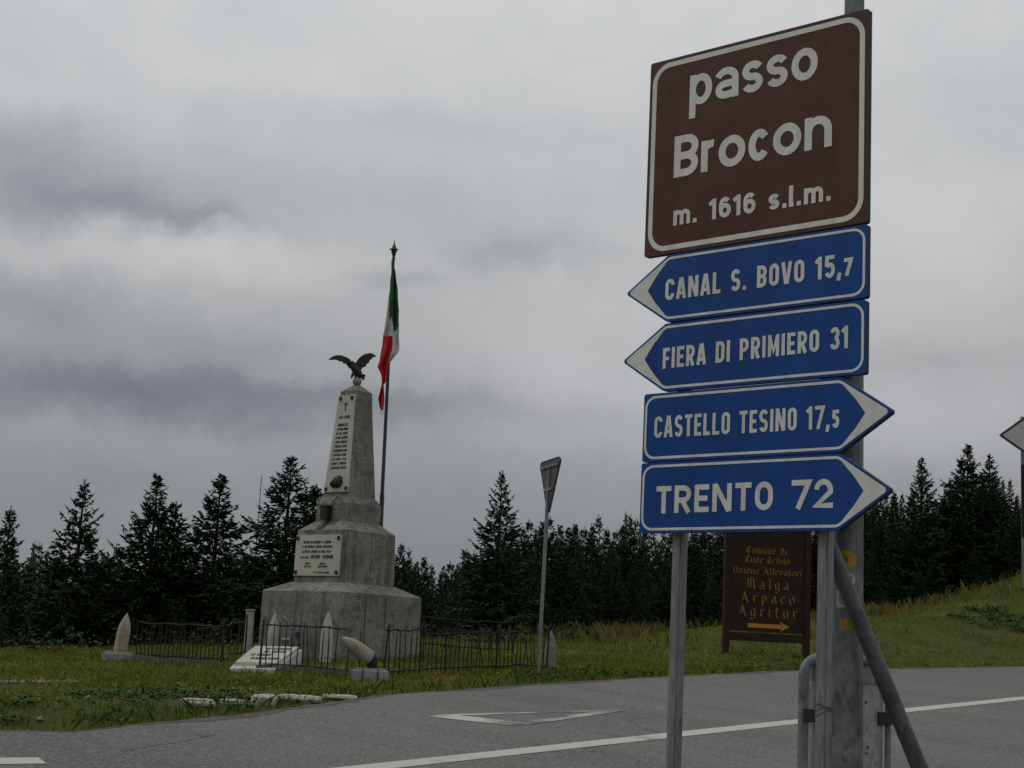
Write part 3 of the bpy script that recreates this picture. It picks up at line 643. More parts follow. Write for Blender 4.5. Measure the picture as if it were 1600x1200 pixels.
def ell(rx, ry, n=10): return [(ry * math.sin(a), -rx * math.cos(a), rx * math.cos(a)) for a in np.linspace(-1.57, 1.57, n)]
zst = lambda py: P(1325, py, pd - .06).z
fr = pole_frame(zst(874), -.12); mb = MB(); curved_patch(mb, fr, ell(.044, .040)); s1 = mb.build('sticker', M['st_yellow'], t_); s1['label'] = 'round yellow sticker with black scribble'
mb = MB(); text(mb, 'Dax', -.026, .024, -.010, -.006, .024, .0024, fr, .001); mb.ribbon([(-.032, .012), (-.02, .02), (0, .012), (.02, .016)], .0022, fr, .001); mb.build('scribble', M['st_black'], s1)
fr = pole_frame(zst(906), .02); mb = MB(); curved_patch(mb, fr, ell(.030, .030)); s2 = mb.build('sticker', M['st_white'], t_); s2['label'] = 'white disc sticker with red heart shape'
mb = MB(); curved_patch(mb, fr, [(-.022, -.001, .001), (-.008, -.014, .014), (.006, -.019, .019), (.014, -.017, .017), (.018, -.010, .010)], .001); mb.build('emblem', M['st_red'], s2)
fr = pole_frame(zst(936), -.10); mb = MB(); curved_patch(mb, fr, [(-.036, -.045, .045), (.036, -.045, .045)]); s3 = mb.build('sticker', M['st_white'], t_); s3['label'] = 'white oblong sticker with red curls'
mb = MB()
for r0, cx_ in ((.020, -.012), (.011, -.012), (.013, .022)): mb.ribbon([(cx_ + r0 * math.cos(a), r0 * math.sin(a)) for a in np.linspace(.3, 5.2, 14)], .004, fr, .001)
mb.build('emblem', M['st_red'], s3)
fr = pole_frame(zst(975), -.12); mb = MB(); curved_patch(mb, fr, [(-.021, -.022, .022), (.021, -.022, .022)]); s4 = mb.build('sticker', M['st_yellow'], t_); s4['label'] = 'small square yellow sticker with black lines of text'
mb = MB()
for v in (.010, .0, -.010): mb.ribbon([(-.015, v), (.014, v)], .004, fr, .001)
mb.build('print', M['st_black'], s4)

# litter bin in a bent tube hoop
bd = 7.9; bl_, br_ = on(1250, bd), on(1382, bd + .12)
bc = (bl_ + br_) / 2; ux = (br_ - bl_); bw = ux.length; ux = Vector((ux.x, ux.y, 0)).normalized(); uy = Vector((-ux.y, ux.x, 0))
zb = SL * bc.y + ZR; top = P(1300, 1030, bd).z
def BF(u, v, w): return Vector((bc.x, bc.y, zb)) + ux * u + uy * v + ZV * w
t_ = thing('litter_bin', 'grey sheet metal litter bin hung in a bent tube hoop beside the pole', 'litter bin', (bc.x, bc.y, zb))
hh = top - zb; hw = bw / 2; rc = .085
pts = [BF(-hw, 0, -.05), BF(-hw, 0, hh - rc)] + [BF(-hw + rc - rc * math.cos(a), 0, hh - rc + rc * math.sin(a)) for a in np.linspace(.2, 1.57, 7)] + \
      [BF(hw - rc + rc * math.sin(a), 0, hh - rc + rc * math.cos(a)) for a in np.linspace(0, 1.4, 7)] + [BF(hw, 0, hh - rc), BF(hw, 0, -.05)]
mb = MB(); mb.tube(pts, .0265, 16); mb.build('hoop', M['zinc'], t_, True)
mb = MB(); iw = hw * 2 - .085
mb.box(BF(.012, .03, hh - .09 - .36), iw, .12, .70, (ux, uy, ZV)); body = mb.build('body', M['bin'], t_)
mb = MB(); mb.box(BF(.012, .03, hh - .075), iw + .004, .135, .075, (ux, uy, ZV)); mb.build('lid', M['galv'], t_)
for sx in (-1, 1):
    mb = MB(); mb.box(BF(.012 + sx * (iw / 2 - .004), -.036, hh - .47), .010, .012, .70, (ux, uy, ZV)); mb.build('edge_strip', M['st_white'], t_)
    mb = MB(); mb.box(BF(sx * (hw - .025), -.03, hh - .285), .075, .03, .065, (ux, uy, ZV)); mb.build('clamp', M['darkmetal'], t_)
mb = MB()
for k in range(16):
    a, r0 = BF(.012 + random.uniform(.02, iw / 2 - .02), -.0315, hh - .14 - random.random() * .5), random.uniform(.003, .008)
    mb.add([a + ux * r0 * math.cos(x) * random.uniform(.6, 1.2) + ZV * r0 * math.sin(x) for x in np.linspace(0, 5.5, 8)], [tuple(range(8))])
mb.build('rust_spot', M['darkmetal'], body)

# ------------------------------------------------------------------ monument
MD = 26.0; mc = on(529, MD); mk = PX(MD)
MA = math.radians(39)
mfx = Vector((math.cos(MA), -math.sin(MA), 0)); mfn = Vector((-math.sin(MA), -math.cos(MA), 0))      # front face runs along mfx, looks along mfn
mside = Vector((math.cos(MA), -math.sin(MA), 0))
def mz(py): return P(545, py, MD).z
def square(s, z, jit=0): return [Vector((mc.x, mc.y, z)) + mfx * (a * s / 2) + mfn * (b_ * s / 2) for a, b_ in ((-1, 1), (1, 1), (1, -1), (-1, -1))]
def frustum(mb, prof, chip=0.012, div=7):
    """stack of squares (side, z) with slightly worn edges"""
    rings = []
    for s_, z in prof:
        r_ = []; sq = square(s_, z)
        for i in range(4):
            for k in range(div):
                p = sq[i].lerp(sq[(i + 1) % 4], k / div); c_ = chip * (2.2 if k == 0 else .6)
                ctr_ = Vector((mc.x, mc.y, z)); dd = (ctr_ - p); dd.z = 0
                r_.append(p + dd.normalized() * random.uniform(0, c_) + Vector((0, 0, random.uniform(-chip, chip) * .4)))
        rings.append(r_)
    n = 4 * div; vs = [p for r_ in rings for p in r_]
    fs = [(i * n + k, i * n + (k + 1) % n, (i + 1) * n + (k + 1) % n, (i + 1) * n + k) for i in range(len(rings) - 1) for k in range(n)] + [tuple(range(n - 1, -1, -1)), tuple(range((len(rings) - 1) * n, len(rings) * n))]
    return mb.add(vs, fs)
t_ = thing('war_memorial', 'tall stepped grey stone obelisk with white inscribed plaques inside the iron railing', 'monument', mc)
sB, sM, sU, sO, sT = 176 * mk, 110 * mk, 72.6 * mk, 57.6 * mk, 35.4 * mk
zB, zM0, zM1, zU0, zU1, zO0, zO1, zC = mz(929), mz(914), mz(833), mz(819), mz(790), mz(779), mz(613), mz(602)
mb = MB(); frustum(mb, [(sB * 1.015, mc.z - .4), (sB, zB), (sM * 1.06, zM0)], .018, 9); st1 = mb.build('base_step', M['stone'], t_)
mb = MB(); frustum(mb, [(sM * 1.01, zM0 - .01), (sM, zM1), (sU * 1.06, zU0)], .014, 9); mb.build('pedestal', M['stone'], t_)
mb = MB(); frustum(mb, [(sU * 1.01, zU0 - .01), (sU, zU1), (sO * 1.08, zO0)], .010, 7); mb.build('upper_block', M['stone'], t_)
prof = [(sO + (sT - sO) * k / 6, zO0 + (zO1 - zO0) * k / 6) for k in range(7)]
mb = MB(); frustum(mb, [(prof[0][0], zO0 - .01)] + prof[1:] + [(10 * mk, zC)], .006, 6); mb.build('obelisk', M['stone'], t_)
zball = mz(596)
mb = MB(); mb.lathe([(.02, -.085), (.05, -.07)] + [(.078 * math.cos(a), .078 * math.sin(a)) for a in np.linspace(-1.1, 1.55, 12)], (mc.x, mc.y, zball)); mb.build('ball', M['stone'], t_, True)
def plaque(name, z0, z1, s0, s1, hw0, hw1, lean_off, uoff=0.0):
    """thin slab on the front face: half widths at bottom and top; returns its frame"""
    def fr(u, v, w):
        k = v; z = z0 + (z1 - z0) * k; off = (s0 + (s1 - s0) * k) / 2 + lean_off + w
        return Vector((mc.x, mc.y, z)) + mfx * (u + uoff) + mfn * off
    mb = MB(); mb.prism([(-hw0, 0), (hw0, 0), (hw1, 1), (-hw1, 1)], fr, -.03, .02)
    pq = mb.build(name, M['marble'], t_)
    for sx in (-1, 1):
        for v in (0, 1):
            hw_ = hw0 if v == 0 else hw1; dz = .055 / (z1 - z0); vv = dz if v == 0 else 1 - dz
            mb = MB(); q0 = fr(sx * (hw_ - .05), vv, .03); mb.box(q0, .045, .03, .06, (mfx, mfn, ZV)); mb.build('corner_stud', M['bronze'], pq)
    return pq, fr
za, zb_ = mz(772), mz(620)
sa, sb = sO + (sT - sO) * .04, sO + (sT - sO) * .955
def joint(face, u, s0, z0, s1, z1, wd):
    "dark mortar line on a face: from half side s0 at z0 to s1 at z1"
    X, N = (mfx, mfn) if face == 0 else (-mfn, mfx)
    mb = MB(); n = 9; L = []; R_ = []
    for k in range(n + 1):
        q = Vector((mc.x, mc.y, z0 + (z1 - z0) * k / n)) + N * ((s0 + (s1 - s0) * k / n) / 2 + .004); j_ = random.uniform(-.008, .008); w_ = wd * .6 * random.uniform(.4, 1.6)
        L.append(q + X * (u + j_ - w_)); R_.append(q + X * (u + j_ + w_))
    m_ = n + 1; mb.add(L + R_, [(k, k + m_, k + m_ + 1, k + 1) for k in range(n)]); mb.build('joint', M['mortar'], t_)
for f_, u in ((0, -.10), (0, .52), (1, .05), (1, -.42)):
    joint(f_, u, sB * 1.013, mc.z - .1, sB * 1.001, zB - .01, .010)
    joint(f_, u * .8, sB, zB + .01, sM * 1.07, zM0 - .01, .006)
for f_, u in ((1, .0), (1, .38)): joint(f_, u, sM * 1.008, zM0 + .05, sM * 1.001, zM1 - .12, .009)
for f_, u in ((0, .3), (1, -.1), (1, .25)): joint(f_, u, sM, zM1 + .01, sU * 1.08, zU0 - .01, .005)
pq, fr = plaque('obelisk_plaque', za, zb_, sa, sb, sa / 2 - .02, sb / 2 - .012, 0.004)
pq['label'] = 'tall tapering white plaque with a cross and a list of lines'
hv = zb_ - za
def inscr(pq, fr, rows, hv):
    mb = MB()
    f2 = lambda u, v, w: fr(u, v / hv, w)
    for s_, u0, u1, v, h_, st_ in rows: text(mb, s_, u0, u1, v, v, h_, st_, f2, .0225, .3)
    return mb.build('inscription', M['ink'], pq)
vy = lambda py: (mz(py) - za)
rows = [('AGLI ALPINI', -.125, .125, vy(657), .055, .011)]
lines = ['BATTAGLIONE CISMON', 'DEL MONTE CAURIOL', 'IN VAL VANOI', 'I MONTE CARDINAL', 'I MONTE FIAMENA', 'I FORCELLA MAGNA', 'I BATTAGLIONE FELTRE', 'I CASTELLO TESINO', 'I DI CIMA ASTA', 'I VANOI E PRIMIERO', 'I VALSUGANA BROCON']
for i, s_ in enumerate(lines):
    py = 666.5 + i * 6.75; hw_ = (.125 + i * .0068) * random.uniform(.92, 1.0); rows.append((s_, -hw_ - .012, hw_ - .012, vy(py + 2), .044, .0115))
inscr(pq, fr, rows, hv)
mb = MB(); f2 = lambda u, v, w: fr(u, v / hv, w)
mb.ribbon([(0, vy(645)), (0, vy(630.5))], .022, f2, .024); mb.ribbon([(-.045, vy(634.5)), (.045, vy(634.5))], .022, f2, .0245); mb.build('cross', M['bronze'], pq)
mb = MB()                                            # bronze helmet shaped relief
ring = [(-.16, -.05), (-.11, -.09), (.0, -.10), (.10, -.08), (.13, 0), (.11, .09), (.03, .125), (-.07, .10), (-.11, .03), (-.17, -.01)]
vc = vy(757)
vs = [f2(.01 + a, vc + b_, .015) for a, b_ in ring] + [f2(.01 + a * .85, vc + b_ * .85, .06) for a, b_ in ring] + [f2(.01 + a * .45, vc + b_ * .45, .10) for a, b_ in ring]
n = len(ring); mb.add(vs, [(i + j * n, (i + 1) % n + j * n, (i + 1) % n + (j + 1) * n, i + (j + 1) * n) for j in range(2) for i in range(n)] + [tuple(range(2 * n, 3 * n))]); mb.build('bronze_relief', M['bronze'], t_, True)
za2, zb2 = mz(904), mz(841)
def fac(z): return sM * (1.01 - .01 * (z - zM0) / (zM1 - zM0))
pq2, fr2 = plaque('pedestal_plaque', za2, zb2, fac(za2), fac(zb2), 78 * mk / math.cos(MA) / 2 * .97, 78 * mk / math.cos(MA) / 2 * .97, .003, -.035)
pq2['label'] = 'nearly square white marble plaque on the pedestal'
hv2 = zb2 - za2; r2 = lambda k: hv2 * k
rows = [('RICORDO DEI VOLONTARI E S. MARTINO', -.34, .30, r2(.79), .042, .011), ('CHE QUI MORIRONO E VINSERO COMBATTENDO', -.38, .34, r2(.68), .042, .011), ('DI MONTE CAURIOL DI CIMA CISTA', -.36, .31, r2(.56), .042, .011),
        ('I BATTAGLIONI', -.40, -.20, r2(.42), .034, .009), ('BASSANO - ALTIPIANI', -.15, .37, r2(.42), .058, .015), ('ANNO I', -.27, -.15, r2(.27), .034, .009), ('DEL MCM', -.29, -.13, r2(.20), .034, .009),
        ('ANNO A', .08, .20, r2(.27), .034, .009), ('PASSO BROCON', .04, .25, r2(.20), .034, .009), ('IL DI AGOSTO ANNO', -.06, .30, r2(.05), .036, .009)]
inscr(pq2, fr2, rows, hv2)
# lamp box with its bracket wire and rust run
zc = mz(806); ctr_ = Vector((mc.x, mc.y, zc)) + mfx * (-.06) + mfn * (sU / 2 + .07)
mb = MB(); mb.box(ctr_, .15, .13, .22, (mfx, mfn, ZV)); mb.box(ctr_ + ZV * .118, .17, .15, .02, (mfx, mfn, ZV)); lb = mb.build('lamp_box', M['bronze'], t_)
mb = MB(); q0 = Vector((mc.x, mc.y, mz(779))) + mfx * .08 + mfn * (sO / 2 + .05); mb.tube([ctr_ + mfx * .08 + ZV * .11, q0], .010, 6); mb.build('bracket', M['darkmetal'], t_)
# (rust runs where the box drips)
mb = MB()
def shoulder(u, k, w):                               # front slope of the pedestal
    s_ = sM + (sU * 1.06 - sM) * k; z = zM1 + (zU0 - zM1) * k; return Vector((mc.x, mc.y, z + w)) + mfx * u + mfn * (s_ / 2 + w)
mb.add([shoulder(-.10, .9, .006), shoulder(-.02, .9, .006), shoulder(-.04, .5, .006), shoulder(-.05, .06, .008), shoulder(-.17, .06, .008), shoulder(-.13, .5, .006)], [(0, 5, 4, 3, 2, 1)])
mb.build('rust_run', M['rust'], t_)

# eagle on the ball
ed = MD; ec = Vector((mc.x, mc.y, zball + .07))
t_ = thing('eagle_statue', 'dark bronze eagle with raised wings perched on the obelisk', 'statue', ec)
def EP(px, py, off=0.0): p = P(px, py, ed); return Vector((p.x, p.y + off, p.z))
def wing(px_pts, bend):
    mb = MB(); n = len(px_pts); c0 = px_pts[0]
    def off(px): return bend * (abs(px - c0[0]) / 35.0) ** 1.5
    f_ = [EP(px, py, off(px) - .022) for px, py in px_pts]; bk = [EP(px, py, off(px) + .022) for px, py in px_pts]
    mb.add(f_ + bk, [tuple(range(n)), tuple(range(2 * n - 1, n - 1, -1))] + [(i, i + n, (i + 1) % n + n, (i + 1) % n) for i in range(n)])
    o = mb.build('wing', M['bronze'], t_)
    b_ = bmesh.new(); b_.from_mesh(o.data); bmesh.ops.triangulate(b_, faces=b_.faces[:]); bmesh.ops.recalc_face_normals(b_, faces=b_.faces[:]); b_.to_mesh(o.data); b_.free()
wing([(552, 574), (551, 567), (546, 561), (540, 558), (533, 556), (526, 556.5), (520, 559), (514.5, 564), (520, 563.5), (524, 563), (528, 563.5), (531, 565.5), (534, 564.8), (537, 568.5), (540, 568), (543, 572), (546, 576)], -.10)
wing([(555, 574), (556, 567), (560, 561), (565, 556), (571, 552.5), (579, 550.8), (584, 552.5), (587.5, 556), (582, 556.5), (580, 560), (577, 562), (576, 566), (572.5, 568), (571, 572), (567, 573.5), (564, 577), (559, 579)], .10)
path = [(567.5, 591), (563, 587), (559, 582), (554.5, 575), (551.5, 569.5), (549.5, 567.3), (547, 567.5), (545.2, 569.3)]
rad = [.012, .05, .072, .075, .055, .038, .026, .005]
mb = MB(); mb.tube([EP(x, y, -.04 * i / 7) for i, (x, y) in enumerate(path)], rad, 14)
mb.build('body', M['bronze'], t_, True)
mb = MB()
mb.add([EP(560, 583, -.03), EP(571, 586, -.035), EP(570, 589, -.03), EP(568.5, 594.5, -.03), EP(565, 592, -.03), EP(560, 588, -.03), EP(560, 583, .03), EP(571, 586, .035), EP(570, 589, .03), EP(568.5, 594.5, .03), EP(565, 592, .03), EP(560, 588, .03)],
       [tuple(range(6)), tuple(range(11, 5, -1))] + [(i, i + 6, (i + 1) % 6 + 6, (i + 1) % 6) for i in range(6)]); mb.build('tail', M['bronze'], t_)
for dx in (-3, 2):
    mb = MB(); mb.tube([EP(556 + dx * .4, 581, dx * .012), EP(554 + dx, 587, dx * .012), EP(552 + dx, 592, dx * .012 - .02)], [.04, .025, .012], 8); mb.build('leg', M['bronze'], t_, True)

# flagpole and flag
fd = 27.2
ft, fb = P(615, 404, fd), P(588, 960, fd)
dv = (ft - fb).normalized(); fz = fb
while fz.z > Hs(fz.x, fz.y) - .1: fz = fz - dv * .05
t_ = thing('flagpole', 'slim dark green flagpole rising behind the stone obelisk', 'flagpole', fz)
mb = MB(); k = (P(594.5, 775, fd) - fz).length / (ft - fz).length
mb.tube([fz, fz.lerp(ft, k), fz.lerp(ft, k + .004), ft], [.045, .042, .034, .024], 14); mb.build('shaft', M['pole_green'], t_, True)
mb = MB(); mb.lathe([(.022, -.02), (.035, 0), (.022, .02), (.028, .05), (.062, .17), (.035, .22), (.012, .28), (.006, .34)], ft, dv, 10); mb.box(ft + dv * .175, .17, .014, .018); mb.build('finial', M['pole_green'], t_)
mb = MB(); mb.tube([P(596, 640, fd - .06), P(594.5, 646, fd - .06), P(596.5, 649, fd - .06), P(598.5, 644, fd - .05), P(600, 620, fd - .05)], .006, 5); mb.build('halyard', M['st_white'], t_)
fl = thing('flag', 'limp green, white and red flag hanging down its pole', 'flag', P(610, 500, fd))
def cloth(name, mtl, left, right, y0, y1, off, amp, ph):
    rows = 46; cols = 12; mb = MB(); vs = []
    for i in range(rows + 1):
        py = y0 + (y1 - y0) * i / rows
        a = np.interp(py, [q[1] for q in left], [q[0] for q in left]); b_ = np.interp(py, [q[1] for q in right], [q[0] for q in right])
        for j in range(cols + 1):
            u = j / cols; px = a + (b_ - a) * u + .35 * math.sin(py * .21 + ph) * (1 if j in (0, cols) else 0)
            dd = fd - .05 + off + amp * math.sin(u * 9 + py * .045 + ph) * (0.4 + .6 * u * (1 - u) * 4) + .02 * math.sin(py * .13 + ph)
            vs.append(P(px, py, dd))
    m_ = cols + 1
    mb.add(vs, [(i * m_ + j, i * m_ + j + 1, (i + 1) * m_ + j + 1, (i + 1) * m_ + j) for i in range(rows) for j in range(cols)])
    o = mb.build(name, mtl, fl, True)
    so = o.modifiers.new('thickness', 'SOLIDIFY'); so.thickness = .006
cloth('green_stripe', M['green_cloth'], [(612, 406), (611, 430), (608, 463), (612, 492), (615.5, 517)], [(614.5, 406), (617.5, 425), (621, 448), (622.5, 480), (623, 509), (617, 517.5)], 406, 517.5, -.20, .045, 0.3)
cloth('white_stripe', M['white_cloth'], [(608, 462), (604, 490), (598.8, 526), (600, 540), (606.5, 567)], [(612, 462), (621.5, 490), (623.2, 509), (624, 547), (621, 553), (608.5, 567)], 462, 567, -.02, .06, 1.2)
cloth('red_stripe', M['red_cloth'], [(598.8, 524.5), (596, 547), (593.5, 562), (590, 573), (595, 582), (596.5, 590), (596.8, 600), (594.5, 612), (590.5, 623), (593, 635), (595.5, 641)],
      [(613.5, 524), (613.5, 535), (612.5, 548), (607, 563), (605, 585), (602.5, 597), (598.6, 601), (599.6, 607), (600.4, 620), (600, 632), (598.5, 641)], 524.5, 641, -.20, .045, 2.0)

# ------------------------------------------------------------------ shells, slab, stub column, gun
def ogive(r_, h_, taper=.92):
    return [(r_ * taper, 0), (r_, h_ * .06), (r_, h_ * .4)] + [(r_ * max(.03, (1 - u ** 2.3)), h_ * (.42 + .58 * u)) for u in np.linspace(.08, 1.0, 14)]
def shell(px, py0, py1, wpx, d, mtl, lab, axis=None, base=None, basez=None):
    p = Vector(base) if base is not None else on(px, d)
    hgt = (P(px, py0, d) - P(px, py1, d)).length
    if base is None: hgt = max(.2, P(px, py0, d).z - p.z)
    o = thing('artillery_shell', lab, 'artillery shell', p, 'old artillery shells around the memorial')
    ax = axis or ZV; r_ = wpx * 1.07 * PX(d) / 2
    mb = MB(); mb.lathe(ogive(r_, hgt), p, ax, 22); mb.build('casing', mtl, o, True)
    mb = MB(); mb.lathe([(r_ * 1.03, hgt * .075), (r_ * 1.04, hgt * .08), (r_ * 1.04, hgt * .12), (r_ * 1.0, hgt * .125)], p, ax, 22); mb.build('driving_band', M['shell_rust'] if mtl is not M['shell_dirty'] else M['darkmetal'], o, True)
    return o
def block(px, d, wpx, hpx, lab, rot=0.0, dpx=None):
    p = on(px, d); w_ = wpx * PX(d); h_ = hpx * PX(d)
    o = MB(); X = Vector((math.cos(rot), math.sin(rot), 0)); Y = Vector((-math.sin(rot), math.cos(rot), 0))
    o.box(p + ZV * (h_ / 2 - .06), w_, (dpx or wpx) * PX(d), h_ + .12, (X, Y, ZV))
    ob = o.build('stone_block', M['block'], None, origin=p)
    b_ = bmesh.new(); b_.from_mesh(ob.data); bmesh.ops.bevel(b_, geom=b_.edges[:], offset=.035, segments=3, affect='EDGES'); bmesh.ops.subdivide_edges(b_, edges=b_.edges[:], cuts=1)
    for v in b_.verts: v.co += Vector((random.uniform(-1, 1), random.uniform(-1, 1), random.uniform(-1, 1))) * .006
    b_.to_mesh(ob.data); b_.free()
    tag(ob, lab, 'stone block'); return ob, p + ZV * h_
FA = (on(183, 24.3)); FB = on(577, 21.1); FC = on(858, 24.6)
_, top1 = block(183, 24.3, 46, 13, 'low grey stone block under the upright rusty shell left of the railing', .2, 40)
shell(193, 963, 1026, 19, 24.3, M['shell_rust'], 'rust stained white shell standing on a low block left of the railing', Vector((.10, 0, 1)).normalized(), base=top1 + Vector((.03, 0, -.02)))
blk, top2 = block(577, 21.1, 54, 22, 'square grey stone block with dark vertical streaks at the front railing corner', -.12, 40)
mb = MB()
for u in (-.10, .10): mb.box(Vector((FB.x + u + .02, FB.y - .196, top2.z - .10)), .016, .02, .20)
mb.build('dark_streak', M['rust'], blk)
tb_, tt_ = P(582, 1030, 21.25), P(532, 995, 21.0)
ax = (tt_ - tb_).normalized()
o = thing('artillery_shell', 'tilted rusty shell leaning out over the front corner block', 'artillery shell', tb_, 'old artillery shells around the memorial')
L = (tt_ - tb_).length; r_ = 11.2 * PX(21)
mb = MB(); mb.lathe(ogive(r_, L, .8), tb_, ax, 22); mb.build('casing', M['shell_rust'], o, True)
mb = MB(); mb.lathe([(r_ * .98, L * .0), (r_ * 1.05, L * .01), (r_ * 1.05, L * .07), (r_ * .98, L * .08)], tb_, ax, 22); mb.build('driving_band', M['darkmetal'], o, True)
mb = MB(); mb.tube([tb_ + ax * .03, Vector((tb_.x + .02, tb_.y + .02, top2.z - .02))], [.09, .06], 10); mb.build('mount', M['darkmetal'], o)
shell(424, 957, 1010, 17, 24.9, M['shell'], 'clean white shell upright in front of the memorial, beside the inscribed slab')
shell(508, 955, 1015, 18, 24.3, M['shell'], 'clean white shell upright before the memorial, nearest to its front corner')
shell(859, 985, 1042, 16, 24.9, M['shell_dirty'], 'mottled dark grey shell standing behind the post of the give way sign')
# stub column
p = on(386, 25.6); zt = P(386, 952, 25.6).z
t_ = thing('stub_column', 'plain white stub column with a small cap left of the memorial', 'column', p)
mb = MB(); mb.lathe([(.068, -.1), (.068, zt - p.z - .03)], p, n=18); mb.build('shaft', M['shell'], t_, True)
mb = MB(); mb.lathe([(.07, 0), (.084, .006), (.084, .026), (.06, .034)], (p.x, p.y, zt - .032), n=18); mb.build('cap', M['shell_dirty'], t_, True)
# inscribed slab
p0, p1, p2, p3 = P(358, 1044, 22.6), P(428, 1046, 21.9), P(472, 1015, 24.0), P(396, 1013, 24.7)
cen = (p0 + p1 + p2 + p3) / 4
t_ = thing('memorial_slab', 'sloping white marble slab with dark lettering lying inside the railing', 'memorial slab', (cen.x, cen.y, Hs(cen.x, cen.y)))
def bil(u, v, w):
    a = p0.lerp(p1, u); b_ = p3.lerp(p2, u); return a.lerp(b_, v) + ZV * w
mb = MB()
low = [Vector((q_.x, q_.y, Hs(q_.x, q_.y) - .08)) for q_ in (p0, p1, p2, p3)]
mb.add([p0, p1, p2, p3] + low, [(0, 1, 2, 3), (4, 7, 6, 5), (0, 4, 5, 1), (1, 5, 6, 2), (2, 6, 7, 3), (3, 7, 4, 0)]); mb.build('base', M['slabstone'], t_)
mb = MB(); mb.prism([(.05, .14), (.95, .14), (.95, .97), (.05, .97)], bil, .002, .05); sl = mb.build('marble_panel', M['marble'], t_)
mb = MB()
for i, (s_, u0, u1, v, h_) in enumerate([('AI CADUTI', .36, .84, .78, .10), ('DI TUTTE', .40, .84, .62, .10), ('LE GUERRE', .2, .62, .46, .10), ('IN MEMORIA PERENNE', .3, .9, .28, .10)]):
    text(mb, s_, u0, u1, v, v, h_, .025, bil, .054, .3)
mb.build('inscription', M['ink'], sl)
# small grey field gun model at the foot of the memorial
gd = 24.6; gp = on(462, gd)
t_ = thing('small_mortar', 'small grey mortar with a slanted barrel at the foot of the memorial', 'mortar', gp)
mb = MB(); mb.tube([P(441, 961, gd), P(455, 983, gd)], [.018, .026], 10); mb.tube([P(443, 965, gd), P(447, 970, gd)], [.026, .028], 10); mb.build('barrel', M['zinc'], t_, True)
a = [P(455, 985, gd), P(474, 984, gd), P(475, 1006, gd), P(462, 1005, gd), P(455, 998, gd)]
mb = MB(); mb.add([q_ + Vector((0, -.08, 0)) for q_ in a] + [q_ + Vector((0, .08, 0)) for q_ in a], [(4, 3, 2, 1, 0), (5, 6, 7, 8, 9)] + [((i + 1) % 5, (i + 1) % 5 + 5, i + 5, i)[::-1] for i in range(5)]); cb = mb.build('carriage', M['zinc'], t_)
mb = MB(); mb.lathe([(.045, 0), (.045, .02)], P(466, 992, gd) + Vector((0, -.083, 0)), Vector((0, -1, 0)), 14); mb.build('wheel', M['darkmetal'], t_)
mb = MB(); mb.box(P(447, 998, gd), .13, .1, .03); mb.build('trail', M['slabstone'], t_)
for px in (444, 450, 470):
    mb = MB(); q_ = P(px, 1000, gd); mb.tube([q_, (q_.x, q_.y, gp.z - .05)], .014, 6); mb.build('leg', M['zinc'], t_)

# ------------------------------------------------------------------ railings
def railing(pts, nb, lab, htop, hbot, post_at, over=.06, gone=(), lean=0.015, kerb=None, rail_to=None):
    """pts along the ground; bars evenly spread"""
    pts = [Vector(p) for p in pts]; seg = [(pts[i + 1] - pts[i]).length for i in range(len(pts) - 1)]; L = sum(seg)
    def at(s_):
        s_ = max(0, min(L, s_))
        for i, q_ in enumerate(seg):
            if s_ <= q_ or i == len(seg) - 1:
                p = pts[i].lerp(pts[i + 1], s_ / q_); return Vector((p.x, p.y, Hs(p.x, p.y)))
            s_ -= q_
    t_ = thing('iron_railing', lab, 'railing', at(0), 'iron railings round the memorial')
    zs = [at(L * k / 8) for k in range(9)]
    for nm, h_, e in (('top_rail', htop, rail_to or 1.0), ('bottom_rail', hbot, 1.0)):
        mb = MB(); mb.tube([q_ + ZV * (h_ + random.uniform(-.012, .012)) for q_ in [at(L * e * k / 8) for k in range(9)]], .013, 6); mb.build(nm, M['iron'], t_)
    for i in range(nb + 1):
        if i in gone: continue
        s_ = L * i / nb; p = at(s_); bend = Vector((random.gauss(0, lean), random.gauss(0, lean), 0))
        if random.random() < .08: bend *= 3.5
        mb = MB(); is_post = i in post_at; r_ = .017 if is_post else .0098
        mb.tube([p + ZV * (-.05 if is_post else hbot - .05), p + ZV * (htop * .6) + bend * .5, p + ZV * (htop + over * random.uniform(.5, 1.1) + (.05 if is_post else 0)) + bend], [r_, r_, r_ * (.9 if is_post else .5)], 6)
        mb.build('post' if is_post else 'bar', M['iron'], t_)
    if kerb:
        mb = MB(); n = 10
        for k in range(n):
            a, b_ = at(L * k / n), at(L * (k + 1) / n); d_ = (b_ - a); ln_ = d_.length; d_.normalize(); nrm = d_.cross(ZV).normalized()
            mb.box((a + b_) / 2 + ZV * (kerb / 2 - .05 + random.uniform(-.008, .008)), ln_ - .006, .16, kerb + .10, (d_, nrm, d_.cross(nrm)))
        mb.build('kerb', M['kerbdark'], t_)
    return t_
FAi = on(212, 24.0); FA1 = on(345, 22.9); FA2 = on(405, 22.35); FB0 = on(561, 21.3)
railing([FAi, FA1], 21, 'dark railing panel between the shell on its low block and the white slab', .60, .13, (21,), kerb=.09)
railing([FA2, FB0], 16, 'front railing panel before the memorial, with two bent bars beside the corner block', .66, .10, (0,), gone=(13, 15), kerb=.09, rail_to=.86)
FB1 = on(598, 21.5); FBm = on(742, 23.0)
railing([FB1, on(655, 22.1)], 7, 'short railing panel right of the corner block', .66, .10, (0, 7), lean=.02)
railing([on(660, 22.15), FC - Vector((.05, .05, 0))], 30, 'long thin railing panel running to the give way sign post', .60, .10, (5, 17, 30), lean=.03)
railing([FA1 + Vector((.02, .08, 0)), on(382, 25.4)], 5, 'short back railing stretch linking the left panel to the stub column', .60, .12, (5,))
